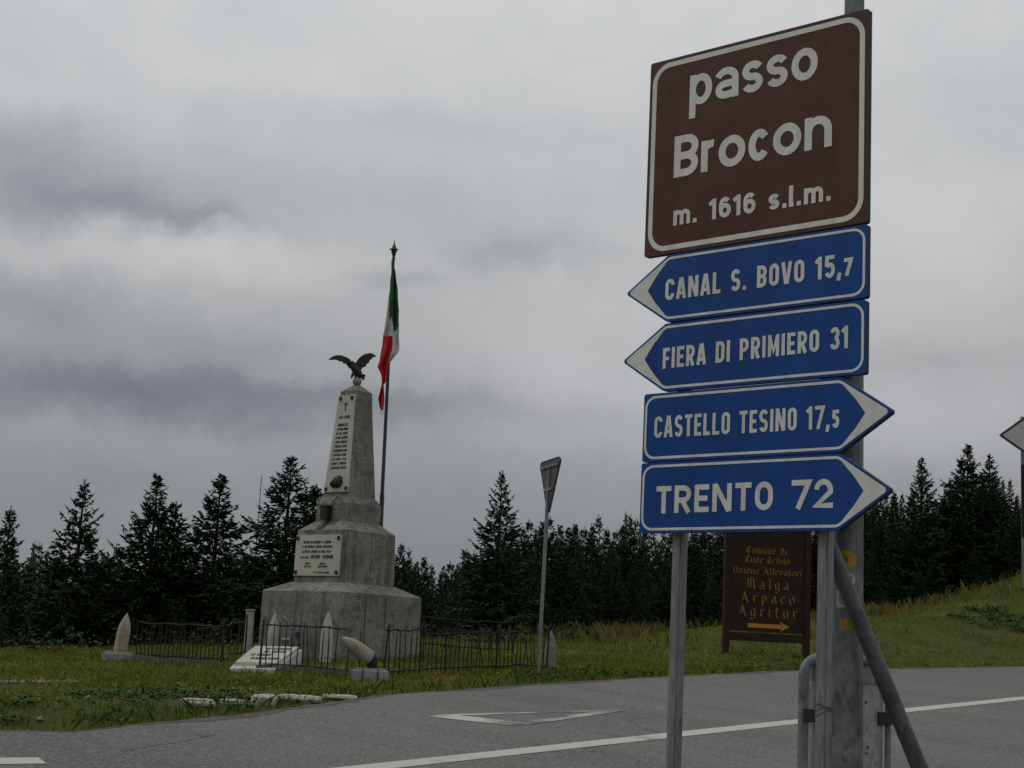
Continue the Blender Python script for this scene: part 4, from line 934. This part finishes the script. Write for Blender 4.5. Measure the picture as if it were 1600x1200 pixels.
railing([on(800, 28.4), on(640, 29.2)], 26, 'rear railing panel behind the grass right of the memorial', .60, .12, (0, 13, 26), lean=.03)

# ------------------------------------------------------------------ edge stones beside the verge
STONES = []
def hit(px, py):
    g = G(px, py); r_ = ray(px, py)
    for _ in range(25):
        z = Hs(g.x, g.y); g = g.lerp(EYE + r_ * ((z - EYE.z) / r_.z), .4) if r_.z < -1 else g
    return g
def edge_stone(px, py, lpx, hpx, lab, d=None):
    g = hit(px, py + hpx * .4); STONES.append((g.x, g.y, lpx * PX(g.y) / 2)); p = Vector((g.x, g.y, Hs(g.x, g.y))); dq = g.y; L_ = lpx * 1.12 * PX(dq); h_ = hpx * PX(dq)
    mb = MB(); nu, nv = 12, 8; ang = random.uniform(-.1, .15); X = Vector((math.cos(ang), math.sin(ang), 0)); Y = Vector((-math.sin(ang), math.cos(ang), 0)); vs = []
    for i in range(nv + 1):
        th = math.pi * i / nv - math.pi / 2
        for j in range(nu):
            a = 2 * math.pi * j / nu; sq = lambda c_: math.copysign(abs(c_) ** .6, c_)
            k = random.uniform(.86, 1.08)
            vs.append(p + X * (sq(math.cos(th)) * sq(math.cos(a)) * L_ / 2 * k) + Y * (sq(math.cos(th)) * sq(math.sin(a)) * .13 * k) + ZV * (sq(math.sin(th)) * h_ * .6 * k + h_ * .30))
    mb.add(vs, [(i * nu + j, i * nu + (j + 1) % nu, (i + 1) * nu + (j + 1) % nu, (i + 1) * nu + j) for i in range(nv) for j in range(nu)])
    o = mb.build('edge_stone', M['kerbstone'], None, True, origin=p); tag(o, lab, 'stone', 'pale stones along the verge')
edge_stone(309, 1097, 50, 11, 'long pale stone at the left end of the verge stone row')
edge_stone(362, 1096, 34, 8, 'low brownish half buried stone between two pale verge stones')
edge_stone(412, 1094, 40, 18, 'thick rounded pale stone, bulkiest in the verge row')
edge_stone(466, 1091, 66, 11, 'longest flat pale stone right of the bulky verge stone')
edge_stone(530, 1093, 52, 8, 'flat half grown over stone at the right end of the verge row')

# ------------------------------------------------------------------ wooden info board
wd = 31.8; wl_, wr_ = on(1133, wd), on(1259, wd + .3)
t_ = thing('wooden_board', 'dark brown wooden notice board with golden blackletter and an arrow', 'notice board', (wl_ + wr_) / 2)
ux = (wr_ - wl_); ux.z = 0; bw = ux.length; ux.normalize(); un = Vector((ux.y, -ux.x, 0))
wk = PX(wd); zt = P(1195, 806, wd).z
w0 = Vector(((wl_.x + wr_.x) / 2, (wl_.y + wr_.y) / 2, 0))
def WF(u, v, w): return w0 + ux * u + un * w + ZV * v
for sx, g in ((-1, wl_), (1, wr_)):
    mb = MB(); mb.box(WF(sx * bw / 2, (g.z - .15 + zt) / 2, 0), 9.5 * wk, .12, zt - g.z + .15, (ux, un, ZV)); mb.build('post', M['wood'], t_)
wz = lambda py: P(1195, py, wd).z
mb = MB(); n = 8
for k in range(n):                                   # boards with thin gaps
    v0_, v1_ = wz(988) + (zt - wz(988)) * k / n, wz(988) + (zt - wz(988)) * (k + 1) / n
    mb.box(WF(0, (v0_ + v1_) / 2, random.uniform(0, .004)), bw - 9.5 * wk, .05, v1_ - v0_ - .006, (ux, un, ZV))
mb.build('panel', M['wood'], t_)
mb = MB(); mb.box(WF(0, wz(996), .01), bw - 9 * wk, .09, 13 * wk, (ux, un, ZV)); mb.build('bottom_beam', M['wood'], t_)
mb = MB(); mb.box(WF(0, zt + .02, .02), bw + .3, .30, .07, (ux, un, ZV)); mb.build('top_beam', M['wood'], t_)
wu = lambda px: (px - 1196) * wk
mb = MB()
for s_, a, b_, py, hp in (('Comune di', 1160, 1227, 865, 11), ('Cinte Tesino', 1159, 1231, 879.5, 11), ('Unione Allevatori', 1139, 1252, 897, 10.5), ('Malga', 1161, 1231, 920, 16), ('Arpaco', 1153, 1241, 941.5, 16), ('Agritur', 1150, 1245, 963, 16)):
    if s_ in ('Malga', 'Arpaco', 'Agritur'): s_ = s_
    blackletter(mb, s_, wu(a), wu(b_), wz(py), hp * wk, WF, .034, .085 if hp < 12 else .075, .12 if hp < 12 else .42)
mb.build('lettering', M['gold'], t_)
mb = MB(); z_ = wz(978)
mb.add([WF(wu(1165), z_ - 3.2 * wk, .034), WF(wu(1220), z_ - 3.2 * wk, .034), WF(wu(1220), z_ + 3.2 * wk, .034), WF(wu(1165), z_ + 3.2 * wk, .034)], [(0, 1, 2, 3)])
mb.add([WF(wu(1217), z_ - 7.5 * wk, .035), WF(wu(1233), z_, .035), WF(wu(1217), z_ + 7.5 * wk, .035), WF(wu(1222), z_, .035)], [(0, 1, 2, 3)]); mb.build('arrow', M['gold_arrow'], t_)
mb = MB(); mb.ribbon([(wu(1195), zt - .12), (wu(1224), zt - .12)], .03, WF, .034); mb.build('white_strip', M['st_white'], t_)

# ------------------------------------------------------------------ give way sign seen from behind
yd = 23.9; yb = on(841, yd); ytop = P(858, 738, yd)
t_ = thing('give_way_sign', 'grey back of a triangular sign edge on, on a thin leaning post by the railing', 'road sign', yb)
mb = MB(); ax = (ytop - yb).normalized(); mb.tube([yb - ax * .2, ytop + ax * .04], .030, 14); mb.build('post', M['galv'], t_, True)
zT, zA = P(861, 719, yd).z, P(857, 806, yd).z; du = Vector((.29, -.957, 0)); nf = Vector((-.957, -.29, 0)); hw_ = (zT - zA) / 1.732
cen = Vector((P(861, 719, yd).x, yd, 0))
def YF(u, v, w): return cen + du * u + ZV * v + nf * w
tri = rpoly([(0, zA), (hw_, zT), (-hw_, zT)], [.05] * 3, 6)
mb = MB(); mb.prism(tri, YF, -.014, .014); pn = mb.build('panel', M['alu'], t_)
mb = MB()
for v, k in ((zT - .10, .84), (zT - .46, .36)): mb.box(YF(0, v, .026), hw_ * 2 * k, .026, .045, (du, nf, ZV))
mb.build('bracket', M['galv'], t_)
mb = MB(); mb.ribbon(tri, .03, YF, .0155, True); mb.build('rim', M['darkmetal'], t_)

# ------------------------------------------------------------------ second sign group cut by the right edge
rd = 36.0; g = on(1602, rd); k = PX(rd)
tip = P(1560, 680, rd)
SX = Vector((.93, -.37, 0)).normalized(); SY = Vector((-.37, -.93, 0)).normalized()
def RF(u, v, w): return tip + SX * u + ZV * v + SY * w
hh = 31 * k; t_ = thing('arrow_sign', 'pale arrow sign with a black chevron cut by the right edge, above the hillside', 'road sign', tip)
mb = MB(); out = rpoly([(0, 0), (.62, -hh), (2.6, -hh), (2.6, hh), (.62, hh)], [.02, .04, .04, .04, .04], 4); mb.prism(out, RF, -.03, 0); mb.build('panel', M['st_white'], t_)
mb = MB(); mb.ribbon(rpoly([(.05, 0), (.635, -hh + .03), (2.57, -hh + .03), (2.57, hh - .03), (.635, hh - .03)], [.02, .04, .04, .04, .04], 4), .05, RF, .002, True); mb.build('border', M['darkmetal'], t_)
mb = MB(); mb.add([RF(.56, 0, .002), RF(.86, -hh * .5, .002), RF(2.3, -hh * .5, .002), RF(2.3, hh * .5, .002), RF(.86, hh * .5, .002)], [(0, 1, 2, 3, 4)]); mb.build('chevron', M['darkmetal'], t_)
t_ = thing('framed_board', 'dark brown board in a steel tube frame cut by the right edge of the view', 'notice board', g)
def zr(py): return P(1600, py, rd).z
x0 = P(1597, 780, rd)
def QF(u, v, w): return Vector((x0.x, x0.y + .05, 0)) + SX * u + ZV * v + SY * w
mb = MB(); mb.prism([(0, zr(838)), (1.9, zr(838)), (1.9, zr(726)), (0, zr(726))], QF, -.05, 0); mb.build('board', M['wood'], t_)
mb = MB()
mb.tube([QF(.03, zr(650), -.10), QF(.03, zr(916), -.10), QF(.06, zr(920), -.10), QF(.12, zr(921), -.10), QF(1.8, zr(921), -.10), QF(1.87, zr(916), -.10), QF(1.87, zr(650), -.10)], .045, 12); mb.build('tube_frame', M['galv'], t_, True)
for u in (.5, 1.4):
    mb = MB(); q_ = QF(u, zr(921), -.10); mb.tube([q_, (q_.x, q_.y, Hs(q_.x, q_.y) - .2)], .04, 10); mb.build('leg', M['galv'], t_)

# thin mast far away
md = 88.0; q_ = P(409, 742, md); zb0 = Hs(q_.x, q_.y)
t_ = thing('antenna_mast', 'thin lattice mast standing far off between two spruces', 'mast', (q_.x, q_.y, zb0))
mb = MB(); mb.tube([(q_.x, q_.y, zb0 - .2), q_], [.05, .02], 6); mb.build('shaft', M['alu'], t_)
mb = MB()
for k in range(8): mb.box((q_.x, q_.y, q_.z - .4 - k * .5), .14, .02, .02)
mb.build('crossarm', M['alu'], t_)

# ------------------------------------------------------------------ trees
def quads_to_mesh(name, V, mtl):
    me = bpy.data.meshes.new(name); V = np.asarray(V, dtype=np.float32).reshape(-1, 3)
    np_mesh(me, V, np.arange(len(V)).reshape(-1, 4)); me.materials.append(mtl); return me
def diamond(out, p, d, L, w, nrm):
    s_ = np.cross(d, nrm); s_ = s_ / (np.linalg.norm(s_) + 1e-9) * w
    out += [p, p + d * (L * .42) + s_, p + d * L, p + d * (L * .42) - s_]
def unit(v): return v / (np.linalg.norm(v) + 1e-9)
def spruce_crown(seed, Hh, R, dens=1.0, whorl=.26, power=.85, top_gap=0.0, broad=False, twin=None, lean=0.0):
    rg = np.random.default_rng(seed); out = []
    def axis(x0, y0, z0, z1, R, zref):
        z = z0
        phase = rg.uniform(0, 6.28); lop = rg.uniform(.82, 1.18, 12)
        while z < z1 - .15:
            f = (z - zref) / (z1 - zref); L0 = R * (1 - f) ** power + .04
            if broad: L0 = R * math.sqrt(max(0.02, 1 - f ** 2.4)) * .8
            n = int(rg.integers(5, 8)) if f < .85 else 4
            for k in range(n):
                a = phase + 2 * math.pi * k / n + rg.uniform(-.35, .35)
                L = L0 * rg.uniform(.68, 1.12) * lop[int(a / 6.283 * 12) % 12]
                if rg.random() < .10: L *= .5
                el = .55 * f + .05 - .35 * (1 - f) + rg.uniform(-.12, .12)
                if broad: el = .25 + rg.uniform(-.3, .3)
                nst = max(3, int(L / .10 * dens)); h = np.array([math.cos(a), math.sin(a), 0.0]); p = np.array([x0 + lean * (z - z0), y0, z + rg.uniform(-.08, .08)])
                side = np.array([-h[1], h[0], 0.0]); step = L / nst
                for i in range(nst):
                    u = i / nst; e = el + (.5 * u * u if not broad else -.3 * u)
                    d = h * math.cos(e) + np.array([0, 0, math.sin(e)]); p = p + d * step
                    if u < .12 and f < .8: continue
                    tl = (.10 + .34 * L * (1 - u) * (.6 if u < .3 else 1)) * rg.uniform(.7, 1.2); tl = min(tl, .55)
                    diamond(out, p - d * step, d, step * 2.1 + .06, .034, np.array([0, 0, 1.0]) + rg.normal(0, .4, 3))
                    for sg in (-1, 1):
                        if rg.random() < .12: continue
                        td = unit(d * .75 + side * sg * rg.uniform(.6, 1.1) + np.array([0, 0, rg.uniform(-.55, .05)]))
                        diamond(out, p, td, tl, .034 + .095 * tl, np.array([0, 0, 1.0]) + rg.normal(0, .5, 3))
                        if tl > .2:
                            for w in range(4):
                                t2 = unit(td + side * sg * rg.uniform(-.8, .8) + d * rg.uniform(-.3, .8) + np.array([0, 0, rg.uniform(-.7, .1)]))
                                diamond(out, p + td * tl * rg.uniform(.3, .8), t2, tl * .6, .034, rg.normal(0, 1, 3) + np.array([0, 0, .8]))
                    if rg.random() < .4: diamond(out, p, unit(np.array([rg.normal(0, .3), rg.normal(0, .3), -1])), rg.uniform(.10, .24), .028, rg.normal(0, 1, 3))
            for q_ in range(int(14 + 26 * (1 - f))):      # dense inner twigs round the stem
                a = rg.uniform(0, 6.28); rr = L0 * rg.uniform(.05, .62); pz = z + rg.uniform(-.16, .16) - .18 * rr
                dd = unit(np.array([math.cos(a) + rg.normal(0, .5), math.sin(a) + rg.normal(0, .5), rg.uniform(-.7, .3)]))
                diamond(out, np.array([x0 + lean * (z - z0) + rr * math.cos(a), y0 + rr * math.sin(a), pz]), dd, rg.uniform(.25, .5) * (.45 + .55 * (1 - f)), 0.035 + .03 * (1 - f), rg.normal(0, 1, 3) + np.array([0, 0, .6]))
            z += whorl * rg.uniform(.75, 1.25) * (1.0 + top_gap * max(0, f - .6)); phase += 1.1
        # leader
        for k in range(9):
            zz = z1 - .55 + k * .06
            for a in rg.uniform(0, 6.28, 3):
                diamond(out, np.array([x0 + lean * (zz - z0), y0, zz]), unit(np.array([math.cos(a), math.sin(a), 1.3])), .09 + .015 * (8 - k), .016, rg.normal(0, 1, 3))
    axis(0, 0, .15, Hh, R, 0)
    if twin: axis(twin[0], twin[1], Hh * .45, Hh * twin[2], R * .62, Hh * .2)
    return out
def trunk_mesh(name, Hh, twin=None):
    mb = MB(); mb.tube([(0, 0, -.6), (0, 0, Hh * .3), (0, 0, Hh * .7), (0, 0, Hh * .99)], [Hh * .017, Hh * .013, Hh * .007, .008], 8)
    if twin: mb.tube([(0, 0, Hh * .35), (twin[0], twin[1], Hh * .5), (twin[0], twin[1], Hh * twin[2])], [.05, .04, .008], 6)
    me = bpy.data.meshes.new(name); me.from_pydata(mb.v, [], mb.f); me.materials.append(M['bark']); return me
TH = 7.0
SPEC = [dict(R=2.8, power=.98, whorl=.19), dict(R=3.0, power=1.08, whorl=.23, top_gap=.3), dict(R=2.2, power=1.0, whorl=.19), dict(R=2.8, power=1.0, twin=(.55, .1, .90), whorl=.20), dict(R=2.7, power=.85, twin=(.8, -.2, .86), whorl=.21), dict(R=1.5, power=.95, whorl=.23)]
CR, TR = [], []
for i, s_ in enumerate(SPEC):
    CR.append(quads_to_mesh('spruce_crown', spruce_crown(11 + i, TH, **s_), M['spruce'])); TR.append(trunk_mesh('spruce_trunk', TH, s_.get('twin')))
LC, LT = [], []
for i in range(2):
    LC.append(quads_to_mesh('larch_crown', spruce_crown(40 + i, TH, R=1.6 + .25 * i, power=.8, broad=False, whorl=.23), M['larch'])); LT.append(trunk_mesh('larch_trunk', TH))
def tree(px, py, d, var, lab, group, wide=1.0, rot=None, name='spruce_tree', cs=None, ts=None, single=False):
    tp = P(px, py, d); zb0 = Hs(tp.x, tp.y); h_ = tp.z - zb0
    if h_ < 1.2: return
    k = h_ / TH; cs = cs or CR; ts = ts or TR
    if single:
        o = bpy.data.objects.new(name, cs[var]); C.link(o); tag(o, lab, 'tree', group)
    else:
        o = thing(name, lab, 'tree', (0, 0, 0), group)
        for nm, me_ in (('trunk', ts[var]), ('crown', cs[var])):
            c_ = bpy.data.objects.new(nm, me_); C.link(c_); c_.parent = o
    o.location = (tp.x, tp.y, zb0); o.scale = (k * wide, k * wide, k); o.rotation_euler = (0, 0, random.uniform(0, 6.28) if rot is None else rot)
GL = 'spruces in the row behind the memorial'; GR = 'spruces above the grassy hillside'
for a in [(18, 790, 36, 2, 'slender spruce standing at the far left edge of the picture', .95), (133, 748, 34, 1, 'lone pointed spruce with wide gaps between its upper branches, left of the forked one', 1.05),
          (247, 742, 35, 3, 'forked spruce with two leading tops, between the gappy one and the dense dark one', 1.05), (346, 740, 35, 0, 'dense dark pyramidal spruce between the forked one and the double one by the obelisk', 1.1),
          (456, 711, 33.5, 4, 'bushy double topped spruce closest to the left side of the obelisk', 1.15)]:
    tree(a[0], a[1], a[2], a[3], a[4], GL, a[5], rot={3: .2, 4: 0.1}.get(a[3]))
tree(785, 734, 39, 1, 'tall solitary spruce with a narrow bare tip rising left of the give way sign', GL, .95)
for a in [(1440, 712, 54, 2, 'slim pointed spruce nearest to the tips of the blue arrows', 1.0), (1512, 694, 55, 0, 'tallest broad spruce on the hillside at the right', 1.15), (1546, 708, 57, 2, 'spruce touching the right side of the tallest hillside spruce', 1.1),
          (1484, 745, 58, 5, 'lower spruce tucked against the left side of the tallest hillside spruce', 1.1), (1589, 772, 53, 5, 'short spruce beneath the arrow sign at the right edge', 1.2), (1396, 770, 56, 5, 'small spruce just right of the tall pole', 1.0)]:
    tree(a[0], a[1], a[2], a[3], a[4], GR, a[5])
tree(978, 798, 56, 5, 'thin spiky spruce top sticking out of the wood left of the TRENTO sign', GR, .6)
# the wood between and behind: crowns that nothing tells apart share a label
WL = 'dark tree packed in the unbroken wood closing the view behind the grass'; WG = 'trees of the wood behind the grass'
sky_x = [-400, -60, 60, 130, 200, 300, 400, 500, 600, 640, 660, 690, 730, 765, 800, 830, 865, 890, 925, 945, 1000, 1100, 1330, 1345, 1375, 1400, 1430, 1470, 1530, 1570, 1600, 1700, 2000]
sky_y = [820, 835, 850, 852, 850, 855, 850, 850, 842, 846, 868, 872, 850, 838, 820, 820, 814, 828, 806, 818, 812, 815, 800, 778, 775, 778, 780, 775, 745, 745, 785, 770, 760]
env = lambda px: float(np.interp(px, sky_x, sky_y)) - (14 if px > 800 else (-12 if px < 560 else 0))
def depth0(px): return float(np.interp(px, [-400, 500, 700, 900, 1150, 1400, 1600, 2000], [34, 35, 40, 48, 52, 55, 56, 58]))
for row, (dd, lo, hi, st_, wd_) in enumerate([(9, 0, 26, 15, .85), (4, 10, 50, 21, 1.0), (0, 45, 90, 32, 1.15), (-3.0, 95, 140, 40, 1.3)]):
    px = -130 + row * 9
    while px < 1760:
        d_ = depth0(px) + dd + random.uniform(-1.2, 1.2); py = env(px) + random.uniform(lo, hi)
        if 690 < px < 1340 and random.random() < .45:
            tree(px, py, d_, random.randrange(2), WL, WG, wd_ * random.uniform(.9, 1.25), name='conifer_tree', cs=LC, ts=LT, single=True)
        else:
            tree(px, py, d_, random.choice([0, 2, 2, 5, 1]), WL, WG, wd_ * random.uniform(.8, 1.1), single=True)
        px += st_ * random.uniform(.7, 1.3) * (1 if d_ < 45 else .85)
# distant forest as one mass
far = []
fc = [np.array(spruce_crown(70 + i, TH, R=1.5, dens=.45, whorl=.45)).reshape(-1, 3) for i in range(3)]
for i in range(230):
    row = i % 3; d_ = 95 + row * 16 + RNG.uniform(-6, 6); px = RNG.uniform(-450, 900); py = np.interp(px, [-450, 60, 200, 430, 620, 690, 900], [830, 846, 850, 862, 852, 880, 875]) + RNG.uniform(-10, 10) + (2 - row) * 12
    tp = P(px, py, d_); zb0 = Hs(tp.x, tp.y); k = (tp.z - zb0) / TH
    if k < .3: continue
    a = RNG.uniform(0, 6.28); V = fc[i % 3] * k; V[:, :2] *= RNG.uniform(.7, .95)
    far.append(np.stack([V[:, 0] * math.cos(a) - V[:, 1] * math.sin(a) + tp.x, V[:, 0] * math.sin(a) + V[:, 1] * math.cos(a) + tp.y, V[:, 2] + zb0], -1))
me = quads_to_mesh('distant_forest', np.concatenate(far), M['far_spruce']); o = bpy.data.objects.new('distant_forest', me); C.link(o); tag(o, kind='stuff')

# ------------------------------------------------------------------ grass, weeds, scrub
def blades(name, xy, hmin, hmax, wmin, wmax, mtl, lean=.5):
    n = len(xy); z = H(xy[:, 0], xy[:, 1]); h_ = RNG.uniform(hmin, hmax, n) * RNG.uniform(.6, 1.25, n); w_ = RNG.uniform(wmin, wmax, n); a = RNG.uniform(0, 6.283, n); la = RNG.uniform(0, 6.283, n); le = np.abs(RNG.normal(0, lean, n)) * h_
    b0 = np.stack([xy[:, 0], xy[:, 1], z - .02], -1); s_ = np.stack([np.cos(a), np.sin(a), np.zeros(n)], -1) * (w_ / 2)[:, None]
    dl = np.stack([np.cos(la) * le, np.sin(la) * le, np.zeros(n)], -1); upv = np.stack([np.zeros(n), np.zeros(n), h_], -1)
    V = np.empty((n, 4, 3)); V[:, 0] = b0 - s_; V[:, 1] = b0 + s_; V[:, 2] = b0 + upv * .62 + dl * .4 + s_ * .7; V[:, 3] = b0 + upv + dl
    me = bpy.data.meshes.new(name); np_mesh(me, V.reshape(-1, 3), np.arange(n * 4).reshape(-1, 4)); me.materials.append(mtl)
    o = bpy.data.objects.new(name, me); C.link(o); tag(o, kind='stuff'); return o
def scatter(n, x0, x1, y0, y1, keep):
    x = RNG.uniform(x0, x1, n); y = RNG.uniform(y0, y1, n); k = keep(x, y); return np.stack([x[k], y[k]], -1)
def patch(x, y, f, lo=.0): return wob(x, y, f) + RNG.normal(0, .25, len(x)) > lo
inview = lambda x, y: np.abs(x) < y * .37 + 1.2
def clear(x, y):
    k = np.ones(len(x), bool)
    for sx, sy, hl in STONES: k &= ~((np.abs(x - sx) < hl) & (y < sy + .12) & (y > sy - .42) & (RNG.random(len(x)) < .9))
    return k
near = scatter(330000, -12, 5, 10.5, 29, lambda x, y: (edge_s(x, y) > RNG.uniform(-.06, .28, len(x))) & inview(x, y) & (patch(x, y, 1.6, -.30 + .42 * ((x < -2.2) & (y < 18.5)))) & clear(x, y))
blades('grass', near, .035, .085, .006, .011, M['grass'])
mid = scatter(420000, -12, 22, 22, 54, lambda x, y: (edge_s(x, y) > RNG.uniform(-.05, .3, len(x))) & inview(x, y) & (y > 24 + 0 * x) & (patch(x, y, .8, -.6)))
blades('grass', mid, .03, .085, .010, .018, M['grass'])
# taller dry stalks along the wood's foot
dry = scatter(16000, 0, 20, 34, 53, lambda x, y: inview(x, y) & (edge_s(x, y) > 4) & (wob(x, y, .7) > .02))
blades('dry_grass', dry, .18, .42, .010, .018, M['drygrass'], .3)
lush = scatter(26000, -6, 8, 12.8, 30, lambda x, y: (edge_s(x, y) > .02) & (edge_s(x, y) < .55 + .3 * wob(x, y, 2)) & inview(x, y))
blades('grass', lush, .07, .18, .008, .016, M['weed'])
foot = [(FA.x, FA.y, .3), (FB.x, FB.y, .35), (FC.x, FC.y, .4), (yb.x, yb.y, .3), (wl_.x, wl_.y, .3), (wr_.x, wr_.y, .3)] + [(FA1.x + (FAi.x - FA1.x) * k / 6, FA1.y + (FAi.y - FA1.y) * k / 6, .2) for k in range(7)] + \
       [(FB1.x + (FC.x - FB1.x) * k / 9, FB1.y + (FC.y - FB1.y) * k / 9, .2) for k in range(10)] + [(FA2.x + (FB0.x - FA2.x) * k / 7, FA2.y + (FB0.y - FA2.y) * k / 7 - .12, .18) for k in range(8)] + \
       [((mc + mfx * u + mfn * .97).x, (mc + mfx * u + mfn * .97).y, .15) for u in np.linspace(-.95, .95, 8)] + [((mc + mfx * .97 + mfn * u).x, (mc + mfx * .97 + mfn * u).y, .15) for u in np.linspace(-.95, .95, 8)]
tf = np.concatenate([np.stack([RNG.normal(x, r_ * .6, int(700 * r_)), RNG.normal(y, r_ * .6, int(700 * r_))], -1) for x, y, r_ in foot])
tf = tf[edge_s(tf[:, 0], tf[:, 1]) > .05]
blades('grass', tf, .05, .12, .007, .014, M['grass'])
def leaves(name, spots, rad, hgt, n, lmin, lmax, mtl):
    """low broad leaved plants, leaf by leaf"""
    out = []
    for (x, y) in spots:
        r_ = rad * RNG.uniform(.5, 1.3); hh = hgt * RNG.uniform(.5, 1.3)
        for _ in range(n):
            a = RNG.uniform(0, 6.28); q_ = r_ * math.sqrt(RNG.random()); px, py = x + q_ * math.cos(a), y + q_ * math.sin(a)
            z = (1 - (q_ / r_) ** 2) * hh * RNG.random() + .02; L = RNG.uniform(lmin, lmax)
            d = unit(np.array([math.cos(a) + RNG.normal(0, .6), math.sin(a) + RNG.normal(0, .6), RNG.normal(.15, .35)]))
            out.append((px, py, z, d, L))
    zz = H(np.array([o_[0] for o_ in out]), np.array([o_[1] for o_ in out])); V = []
    for (px, py, z, d, L), z0 in zip(out, zz): diamond(V, np.array([px, py, z0 + z]), d, L, L * .34, np.array([0, 0, 1.0]) + RNG.normal(0, .4, 3))
    o = bpy.data.objects.new(name, quads_to_mesh(name, V, mtl)); C.link(o); tag(o, kind='stuff')
sp = scatter(900, -8, 0, 12, 18.5, lambda x, y: (edge_s(x, y) > .12) & (edge_s(x, y) < 2.4) & (wob(x, y, 1.9) > -.15) & inview(x, y))
sp2 = scatter(240, .2, 2.4, 21.5, 25.0, lambda x, y: (edge_s(x, y) > .25) & (edge_s(x, y) < 1.3))
sp3 = scatter(260, 4.5, 7.5, 27, 33.0, lambda x, y: (edge_s(x, y) > .3) & (edge_s(x, y) < 2.2))
leaves('weeds', np.concatenate([sp[:300], sp2[:46], sp3[:40]]), .14, .10, 24, .025, .055, M['weed'])
hs = scatter(900, 11, 17, 37, 46, lambda x, y: ((x - .285 * y - 1.9) / 1.7) ** 2 + ((y - 41.5) / 1.7) ** 2 < 1)
leaves('low_scrub', hs[:40], .3, .16, 60, .04, .09, M['weed'])
tfx = scatter(500, -9, 6, 23, 40, lambda x, y: (np.abs(y - np.interp(x, [-12, -6, -3, 0, 3, 6], [24.5, 28, 31, 34, 40, 45])) < .9))
leaves('undergrowth', tfx[:110], .5, .4, 70, .05, .11, M['spruce'])
dt = np.concatenate([np.stack([RNG.normal(on(px_, d_).x, sp_, n_), RNG.normal(d_, sp_, n_)], -1) for px_, d_, sp_, n_ in ((975, 40.5, .35, 320), (955, 41, .25, 140), (1375, 43, .6, 300), (1340, 42.5, .5, 200))])
blades('dry_grass', dt, .2, .42, .010, .018, M['drygrass'], .3)
# bits of pale gravel strewn on the verge and road edge
def pebbles(xy, smin, smax):
    mb = MB()
    for x, y in xy:
        s_ = edge_s(np.array([x]), np.array([y]))[0]; z = (SL * y + ZR) if s_ < 0 else Hs(x, y) + .01; r_ = random.uniform(smin, smax)
        vs = [(x + r_ * random.uniform(.7, 1.3) * math.cos(a), y + r_ * random.uniform(.7, 1.3) * math.sin(a), z) for a in np.linspace(0, 5.02, 5)] + [(x + r_ * .2, y, z + r_ * random.uniform(.5, 1.0))]
        mb.add(vs, [(i, (i + 1) % 5, 5) for i in range(5)])
    tag(mb.build('gravel', M['gravel']), kind='stuff')
pe = scatter(5200, -9, 6, 12, 26, lambda x, y: (edge_s(x, y) > -.35) & (edge_s(x, y) < 3.2) & inview(x, y) & (RNG.random(len(x)) < .07))
gl = np.stack([RNG.uniform(-8, -5.3, 260), RNG.normal(19.8, .12, 260)], -1)
pebbles(np.concatenate([pe, gl]), .012, .04)
